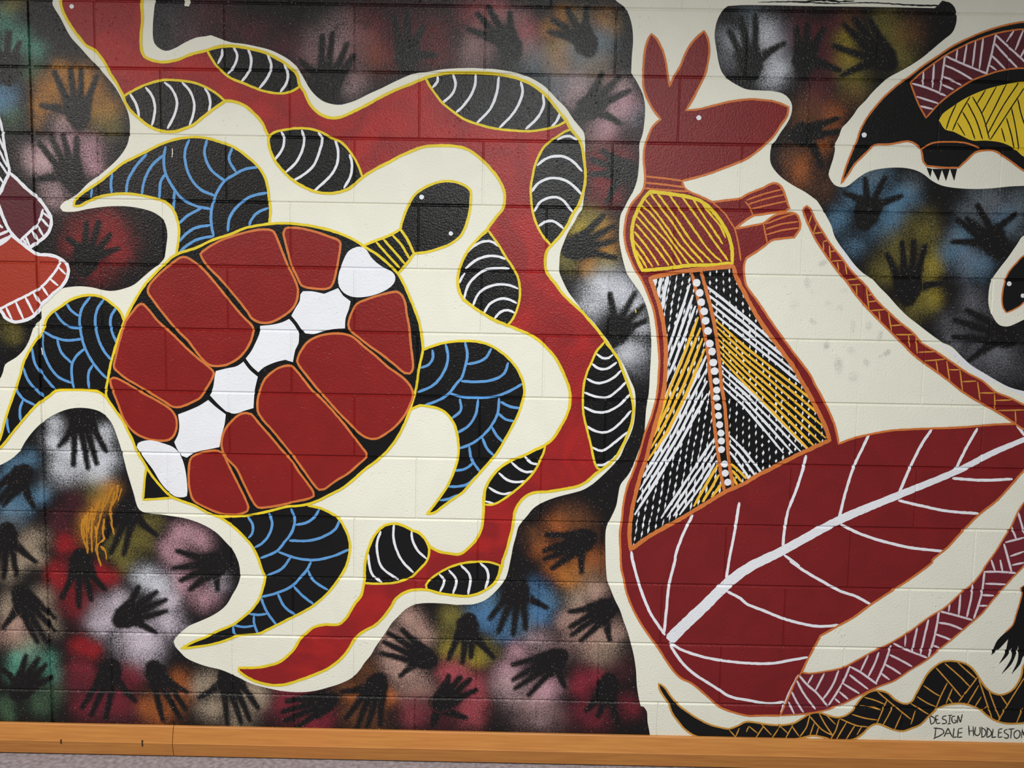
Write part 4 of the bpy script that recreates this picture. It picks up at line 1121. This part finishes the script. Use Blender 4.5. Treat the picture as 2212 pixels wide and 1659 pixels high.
# rows of short dashes crossing the panel
q = []
for side in (0, 1):
    for k in range(-6, 42):
        for j in range(0, 36):
            y = 586 + j * 17.5 + (k % 2) * 7
            rail = np.interp(y, [590, 800, 1060], [1500, 1537, 1566])
            if side == 0:
                lean, h, wd = -0.20, 16, 4.8
                x0 = 1380 + k * 13.8 - (y - 590) * 0.16
                if x0 > rail - 6:
                    continue
            else:
                lean, h, wd = 0.02 - 0.16 * min(1, max(0, (y - 720) / 180)), 11, 5.0
                x0 = 1406 + k * 14.2
                if x0 < rail + 20:
                    continue
            hh = random.uniform(.7, 1.2)
            dx, dy = lean * h / 2 * hh, h / 2 * hh
            cx, cy = x0 + random.uniform(-1.2, 1.2), y + random.uniform(-2, 2)
            w2 = wd / 2 * random.uniform(.7, 1.2)
            q.append([W(cx - dx, cy - dy), W(cx + w2, cy), W(cx + dx, cy + dy), W(cx - w2, cy)])
tag(film('white_dashes', q, 5.2, 'white', be, bp), None, None, None, 'stuff')

# thin tail that bends up and its herringbone
ta = shape('tail', '''B4 455,185 470,260 510,350 550,430 600,510 670,610 730,690 800,770 860,860 920,930 980,1000 1070,1090 1150,1170 1240,1260 1330,1350 1420,1420 1520,1490 C4 1620,90 1720,170 1850,250 1960,310 2060,370 2140,425 2212,470 P 2280,942 2350,938! 2290,905 C4 2212,275 2100,220 1980,170 B4 1880,1560 1750,1490 1620,1400 1500,1320 1400,1260 1320,1170 1230,1100 1110,990 1030,910 950,800 870,720 800,640 750,570 670,470 600,360 550,280 510,190 480,165''', 5, 'roored', ka, 'orange', 4)
strokes('tail_line', rows('''B4 520,240 495,310 | B4 560,300 535,380 | B4 530,385 620,375 | B4 610,450 650,440 | B4 610,455 615,520 | B4 660,480 670,590 | B4 670,530 720,520 | B4 680,605 765,600 | B4 725,615 735,680 | B4 785,620 800,710 | B4 800,755 890,745 | B4 830,795 910,790 | B4 875,800 880,880 | B4 955,820 975,985 | B4 970,875 1010,870 | B4 970,930 1050,920 | B4 980,1000 1110,990 | B4 1055,1005 1065,1080 | B4 1130,1010 1155,1160 | B4 1150,1120 1250,1110
| B4 1190,1190 1340,1190 | B4 1290,1195 1300,1290 | B4 1350,1190 1360,1340 | B4 1370,1330 1510,1325 | B4 1420,1400 1580,1385 | B4 1510,1400 1525,1490 | B4 1595,1400 1620,1570 | B4 1610,1470 1700,1470 | C4 1700,0 1720,160 | C4 1720,90 1830,85 | C4 1840,90 1860,240 | C4 1860,180 1980,180 | C4 1975,190 1980,320 | C4 1980,240 2110,235 | C4 2000,320 2212,315 | C4 2140,320 2145,420'''), 6, 'ochre', ta, 3)
# long patterned foot
fo = shape('foot', '''D4 440,895! 500,905 620,890 760,860 880,800 1000,735 1150,660 1300,570 1450,460 1580,380 1700,270 1800,190 1880,90 C4 1900,1560 1980,1450 2060,1320 2110,1240 2160,1130 2212,1050 P 2270,1015 2340,975! 2300,1080 2260,1150 C4 2212,1550 D4 2120,140 2040,230 1960,320 1880,420 1790,500 1650,620 1550,700 1430,800 1300,880 1180,960 1050,1010 900,1080 780,1140 650,1190 560,1210 470,1225 270,1240! 320,1130 400,950''', 5, 'plum', ka, 'orange', 3.4)
strokes('foot_bar', rows('''D4 415,915 480,990 560,1060 650,1170 | D4 415,915 340,1060 275,1215 | D4 400,960 460,1070 550,1190 | D4 360,1050 400,1130 455,1215 | D4 335,1130 380,1225 | D4 530,915 490,985 | D4 620,905 550,1040 | D4 735,880 680,1010 610,1110 | D4 825,845 760,990 650,1165 | D4 825,850 900,890 1040,990 | D4 820,915 890,970 970,1030 | D4 770,985 900,1065 | D4 740,1050 810,1110 | D4 705,1105 745,1140 | D4 970,760 910,885 | D4 1055,735 1020,830 970,930 | D4 1150,680 1100,830 1030,985
| D4 1170,665 1260,710 1440,780 | D4 1140,755 1230,800 1320,850 | D4 1100,830 1170,870 1230,910 | D4 1070,900 1140,955 | D4 1270,600 1265,690 | D4 1360,540 1340,630 1320,730 | D4 1450,475 1420,600 1385,750 | D4 1535,405 1500,600 1450,775 | D4 1540,410 1660,440 1800,480 | D4 1530,500 1620,515 1720,555 | D4 1500,590 1560,610 1635,640 | D4 1480,680 1535,700 | D4 1620,340 1610,410 | D4 1705,275 1690,440 | D4 1800,195 1790,300 1755,455 | D4 1895,95 1870,280 1810,470 | D4 1890,95 2010,95 2145,105 | D4 1900,190 2065,195 | D4 1870,280 1970,285 | D4 1850,365 1920,365
| D4 1950,0 1980,90 | D4 2020,0 2040,95 | C4 2050,1380 2080,1490 2110,1600 | C4 2060,1370 2212,1330 | C4 2100,1480 2212,1440 | C4 2115,1550 2212,1530 | C4 2110,1240 2150,1350 | C4 2160,1120 2212,1300'''), 6, 'pale', fo, 4.8)

# ------------------------------------------------------------------ long-snouted animal, upper right
an = thing('painted_animal', 'black long snouted animal with maroon arch and yellow panel, top right corner', 'animal', (2000, 390))
bo = shape('body', '''A4 755,1462! 790,1340 840,1210 880,1120 910,1030 960,940 1020,860 1100,770 1200,680 1310,600 1400,530 1520,450 1640,370 1780,300 1900,250 2050,205 2212,175 P 2360,42 2500,90 2600,190 2610,310 2520,390 2400,410 2280,392 A4 2212,1360 2140,1310 2040,1240 1970,1200 1870,1200 1820,1215 1770,1260 1690,1335! 1560,1335 1435,1320! 1410,1290 1390,1190 1350,1150 1290,1125 1220,1135 1130,1150 1020,1155 970,1200 920,1250 860,1310 810,1390''', 3, 'black', an, 'orange', 3.8)
disc('eye', 'A4', 938, 1075, 20, 5, 'white', an)
strokes('leg_line', rows('A4 1390,1190 1480,1140 1600,1130 1750,1140 1860,1180'), 5, 'orange', an, 3.4)
for s in rows('A4 1435,1335! 1480,1345! 1465,1412! | A4 1480,1345! 1560,1345! 1530,1442! | A4 1555,1345! 1620,1345! 1590,1442! | A4 1622,1345! 1678,1345! 1655,1442!'):
    film('claw', [poly(s)], 3, 'black', an)
ar = shape('arch_band', 'A4 1305,660! 1380,590 1500,500 1580,445 1700,380 1820,325 1980,270 2100,245 2212,235 P 2340,75 2450,125 2530,215 2545,295! 2480,262 2430,205 2330,158 A4 2212,545 2100,550 2000,570 1920,595 1800,640 1700,700 1600,770 1520,840 1430,940! 1370,830', 5, 'maroon', an, 'orange', 3.4)
strokes('arch_bar', rows('''A4 1320,665 1450,705 1590,765 | A4 1580,445 1560,600 1540,735 | A4 1495,510 1480,700 | A4 1410,570 1405,680 | A4 1580,445 1700,500 1920,590 | A4 1580,520 1690,570 1800,635 | A4 1565,610 1640,640 1710,680 | A4 1560,675 1650,715 | A4 1355,770 1530,825 | A4 1380,845 1485,870 | A4 1985,275 1950,440 1910,590 | A4 1680,395 1670,480 | A4 1755,355 1730,510 | A4 1825,325 1800,530 | A4 1885,305 1855,550
| A4 1985,280 2060,350 2230,505 | A4 1970,340 2050,430 2160,545 | A4 1950,440 2000,490 2060,550 | A4 1935,520 1990,560 | A4 2130,245 2070,335 | A4 2205,240 2140,400 | A4 2230,365 2180,460'''), 6, 'pale', ar, 4.2)
pn = shape('yellow_panel', 'A4 1535,960! 1560,910 1640,850 1750,780 1900,715 2050,675 2212,650 P 2320,188 2400,228 2450,290 2440,345 2360,372 2280,358 A4 2212,1250 2140,1190 2070,1150 2000,1130 1900,1120 1800,1120 1720,1085 1650,1050 1580,1030', 5, 'panel', an)
strokes('panel_line', rows('''A4 1670,830 1620,940 1590,1030 | A4 1780,770 1700,910 1640,1040 | A4 1905,715 1830,835 | A4 1990,690 1870,910 | A4 2070,670 1900,1010 | A4 2170,655 2040,850 1920,1070 | A4 2212,700 2080,900 1940,1115 | A4 1800,770 1880,920 1935,1110 | A4 1760,820 1830,960 1880,1110 | A4 1720,890 1780,1000 1820,1110 | A4 1680,980 1740,1080 | A4 2160,790 2185,900 2212,990 | A4 2110,860 2140,1000 2170,1190 | A4 2070,940 2110,1080 2130,1180 | A4 2030,1020 2060,1130'''), 6, 'black', pn, 2.6)

# ------------------------------------------------------------------ black head at the right edge
hd = thing('painted_creature', 'black pointed animal head with two white eyes at right edge', 'animal head', (2180, 690))
film('cream_border', [poly('B4 2212,400 2150,480 2080,580 2010,670 1950,760 1930,850 1930,960 1960,1040 2010,1110 2080,1125 2150,1100 2212,1070 P 2310,655 2400,600 2420,540 2370,495 2290,490')], 3, 'cream', hd)
shape('head', 'B4 2212,560 2150,620 2090,690 2060,760 2040,850 2035,920 2045,980 2070,1015! 2120,995 2180,960 2212,930 P 2290,622 2360,590 2385,552 2340,528 2280,532', 4, 'black', hd, 'orange', 3)
disc('eye', 'B4', 2092, 785, 19, 6, 'white', hd)
disc('eye', 'B4', 2200, 880, 17, 6, 'white', hd)

# ------------------------------------------------------------------ black herringbone serpent and its clawed foot, lower right
go = thing('painted_goanna', 'black wavy goanna tail with ochre herringbone lines and clawed foot above baseboard', 'goanna', (1900, 1600))
tl = shape('tail', '''D3 1558,985! 1600,1010 1650,1080 1720,1160 1800,1220 1880,1270 1960,1310 2050,1335 2120,1345 2180,1325 D4 0,1290 100,1300 200,1315 300,1315 380,1300 440,1265 510,1225 580,1215 640,1235 720,1255 790,1240 850,1195 890,1130 950,1070 1020,1040 1080,1045 1130,1065 1180,1110 1250,1145 1310,1135 1350,1070 1400,980 1440,910 1500,850 1570,810 1680,810 1760,835 1820,890 1860,950 1900,1010 1960,1060 2030,1075 2100,1050 2150,1000 2190,920 2212,830 P 2250,1405 2330,1395 2420,1420 2440,1490 2380,1545 2290,1562 D4 2212,1300 2100,1305 2010,1290 1930,1250 1870,1200 1800,1165 1720,1145 1620,1150 1530,1180 1470,1230 1430,1270 1390,1310 1320,1340 1240,1365 1160,1350 1090,1320 1040,1305 980,1330 920,1390 850,1430 770,1440 690,1440 640,1420 580,1405 520,1400 430,1420 320,1432 200,1432 60,1428 0,1425
D3 2100,1422 2000,1420 1880,1412 1780,1360 1700,1270 1660,1210 1640,1150 1600,1090 1565,1030''', 3, 'black', go, 'ochre', 4)
strokes('tail_line', rows('''D4 20,1325 90,1380 | D4 0,1370 20,1325 | D4 120,1310 200,1395 | D4 140,1320 70,1425 | D4 270,1325 200,1425 | D4 270,1325 335,1385 | D4 370,1315 310,1425 | D4 360,1320 420,1405 | D4 505,1235 480,1330 425,1410 | D4 500,1240 600,1350 690,1400 | D4 580,1225 640,1330 690,1400 | D4 640,1240 710,1310 | D4 540,1300 505,1400 | D4 575,1330 555,1400 | D4 740,1265 710,1360 670,1430 | D4 745,1265 880,1320 970,1330 | D4 800,1290 710,1440 | D4 870,1310 790,1435 | D4 920,1325 880,1395 | D4 840,1230 940,1260 1040,1275 | D4 900,1160 1000,1175 1070,1195 | D4 940,1095 1030,1120 1100,1150 | D4 1120,1115 1070,1230 1040,1300 | D4 1045,1050 1150,1140 1310,1270
| D4 1170,1160 1130,1240 1085,1320 | D4 1240,1220 1180,1350 | D4 1345,1200 1310,1310 | D4 1310,1145 1400,1200 1450,1230 | D4 1360,1090 1440,1140 1510,1170 | D4 1410,1000 1480,1050 1540,1085 | D4 1600,980 1550,1080 1510,1180 | D4 1510,860 1600,960 1710,1090 | D4 1580,825 1690,920 1780,1010 | D4 1680,815 1830,950 | D4 1840,935 1760,1040 1690,1130 | D4 1640,1025 1590,1145 | D4 1610,1100 1640,1140 | D4 1850,1000 1760,1150 | D4 1870,1090 1820,1170 | D4 1850,950 1900,1100 1955,1260 | D4 1920,1160 1880,1200 | D4 1930,1040 1970,1150 2020,1270 | D4 2025,1080 2080,1160 | D4 2212,940 2100,1120 2000,1290 | D4 2200,1180 2150,1300 | D3 2120,1355 2170,1410 | D3 2200,1340 2170,1410'''), 5, 'ochre', tl, 3)
film('clawed_foot', [poly('P 2290,1262 D4 2212,200 2180,225! 2195,260 2180,330 2150,430 2120,520 2060,580 2000,640 1970,700 1950,757! 2000,720 2040,680 2085,630! 2060,740 2010,832! 2080,760 2110,700! 2110,780 2030,912! 2110,830 2150,740 2165,680! 2160,800 2110,912! 2180,830 2212,760 P 2260,1395 2330,1400 2345,1320')], 4, 'black', go)
film('foot_line', ribbon(path('D4 2212,203 2182,225 2195,260 2180,330 2150,430 2120,520 2060,580'), 3 * MPP), 5, 'orange', go)

# ------------------------------------------------------------------ lobed figure at the left edge
lf = thing('painted_lobed_figure', 'rust and maroon lobed figure with white banded rims at left edge', 'mural figure', (30, 690))
o = shape('striped_band', 'A1 -220,1050 -130,900 -40,900 0,955 20,1040 40,1180 60,1280 75,1370 40,1450 0,1540 -120,1600 -220,1350', 3, 'black', lf, 'white', 6)
strokes('band_bar', rows('A1 -60,980 45,1215 | A1 -60,1080 60,1330 | A1 -80,1180 70,1400 | A1 -80,1300 30,1460'), 5, 'white', o, 5)
o = shape('maroon_lobe', 'A1 78,1375! 130,1420 200,1490 280,1560 B1 320,120 370,190 405,250 410,310 390,370 350,420 290,460 235,502! 160,450 100,390 60,330 20,240 0,180 -60,60! A1 0,1540! 40,1450', 4, 'maroon', lf, 'white', 7)
strokes('rim_line', rows('B1 160,445 220,390 290,320 325,260 345,190 | B1 205,405 240,490 | B1 255,360 300,450 | B1 295,315 350,410 | B1 325,260 390,330 | B1 340,215 405,270 | B1 180,425 215,470'), 6, 'white', o, 5.5)
o = shape('rust_lobe', 'B1 -480,780 -380,650 -150,560 0,470 50,440 90,400! 160,450 235,510 300,550 380,555 450,570 500,600 540,640 548,680 530,750 490,810 430,860 380,910 330,950 290,1020 240,1060 170,1085 100,1085 40,1050 10,1000 -150,1000 -380,940', 4, 'rust', lf, 'white', 7)
strokes('rim_line', rows('B1 -60,1005 0,985 130,920 250,860 330,810 400,740 460,660 485,590 | B1 50,970 100,1075 | B1 125,925 190,1070 | B1 200,885 275,1030 | B1 265,850 320,950 | B1 335,805 385,880 | B1 400,745 465,800 | B1 465,650 525,710'), 6, 'white', o, 5.5)
o = shape('striped_neck', 'B1 -120,160! 0,260 30,330 85,405! 40,440 0,470 -120,540!', 4, 'plum', lf)
strokes('neck_bar', rows('B1 -60,280 25,340 | B1 -60,420 80,360 | B1 -60,480 85,405'), 6, 'white', o, 6)

# ------------------------------------------------------------------ signature
sg = thing('signature', 'hand lettered black marker signature in the lower right corner', 'lettering', (2080, 1600))
LETTERS = rows('''D4 1460,1240 1470,1310 | D4 1460,1240 1500,1265 1495,1295 1470,1310 | D4 1505,1245 1515,1305 | D4 1505,1245 1530,1240 | D4 1508,1275 1530,1270 | D4 1515,1305 1545,1300 | D4 1595,1240 1565,1250 1560,1265 1590,1280 1590,1300 1555,1305 | D4 1605,1240 1640,1238 | D4 1622,1240 1615,1305 | D4 1600,1308 1630,1304 | D4 1665,1245 1640,1250 1640,1290 1660,1300 1672,1280 1655,1275 | D4 1680,1300 1685,1240! 1705,1295! 1720,1230
| D4 1510,1335 1500,1420 | D4 1490,1340 1560,1350 1570,1380 1490,1425 | D4 1575,1410 1605,1340! 1640,1410 | D4 1585,1385 1630,1380 | D4 1655,1340 1645,1415! 1680,1410 | D4 1690,1345 1682,1415 | D4 1690,1345 1725,1340 | D4 1685,1380 1720,1375 | D4 1682,1415 1720,1410
| D4 1770,1320 1775,1400 | D4 1805,1325 1810,1405 | D4 1770,1365 1805,1360 | D4 1825,1330 1820,1385 1840,1400 1860,1380 1860,1330 | D4 1875,1330 1875,1410 | D4 1870,1335 1905,1360 1900,1400 1870,1415 | D4 1920,1335 1915,1415 | D4 1915,1335 1950,1370 1945,1400 1915,1415 | D4 1965,1345 1955,1415! 1990,1410 | D4 2010,1350 2005,1415 | D4 2010,1350 2040,1345 | D4 2005,1380 2035,1375 | D4 2005,1415 2040,1410 | D4 2080,1350 2055,1360 2060,1380 2085,1395 2080,1420 2050,1415 | D4 2085,1350 2135,1345 | D4 2110,1350 2105,1425
| D4 2160,1355 2135,1375 2135,1410 2155,1422 2175,1405 2178,1370 2160,1355 | D4 2192,1420 2197,1350! 2220,1420! 2230,1350''')
for s in LETTERS:
    film('letter_stroke', ribbon([W(*p) for p in smooth(parse(s), False, 2.5)], 2.4 * MPP, rough=.2), 3, 'ink', sg)


# ------------------------------------------------------------------ faint smudges of dirty hands
SMN = [0]


def smudge(parent, tile, x, y, rx, ry, ang, s, col):
    SMN[0] += 1
    ox, oy, k = TILES[tile]
    c = np.array(W(ox + x / k, oy + y / k))
    rx, ry = rx / k * MPP, ry / k * MPP
    a = math.radians(ang)
    ca_, sa = math.cos(a), math.sin(a)
    q, G = [], [tuple(c)]
    for f in (1.0, .7, .4):
        ring = [(c[0] + f * (rx * math.cos(t) * ca_ - ry * math.sin(t) * sa), c[1] + f * (rx * math.cos(t) * sa + ry * math.sin(t) * ca_)) for t in np.linspace(0, 2 * math.pi, 16, endpoint=False)]
        if f == 1.0:
            q = ring
        else:
            G += ring

    def attr(P):
        d = P - c
        u = (d[:, 0] * ca_ + d[:, 1] * sa) / rx
        v = (-d[:, 0] * sa + d[:, 1] * ca_) / ry
        r = np.clip(1 - np.sqrt(u * u + v * v), 0, 1)
        out = np.zeros((len(P), 4)); out[:, :3] = lin(*col); out[:, 3] = 0.62 * s * np.minimum(1, r * 1.8)
        return out
    film('smudge', [q], 0.4 + 0.03 * SMN[0], 'smudge', parent, None, G, attr)


s1 = thing('smudged_handprint', 'faint grey smudged handprint on cream, upper one beside the kangaroo tail', 'smudge', (1770, 690))
for a in ((610, 620, 52, 34, 20, .5), (490, 780, 40, 60, 10, .45), (530, 855, 30, 40, 0, .3), (780, 840, 50, 30, 0, .25), (390, 950, 60, 50, 30, .25), (660, 945, 50, 36, 0, .3), (745, 975, 42, 34, 0, .45), (530, 1085, 46, 26, -30, .45)):
    smudge(s1, 'B4', *a, (120, 122, 122))
s2 = thing('smudged_handprint', 'faint grey smudged handprint on cream, lower one beside the kangaroo tail', 'smudge', (1860, 800))
for a in ((850, 1130, 30, 80, 0, .4), (975, 1120, 34, 50, 0, .4), (1065, 1200, 28, 55, -15, .45), (640, 1280, 34, 40, 0, .55), (835, 1315, 50, 40, -30, .3), (1120, 1335, 44, 28, 35, .75), (1072, 1362, 28, 24, 30, .5), (735, 1440, 50, 90, 10, .45), (955, 1415, 36, 44, 20, .45), (850, 1525, 60, 60, 0, .3)):
    smudge(s2, 'B4', *a, (120, 122, 122))
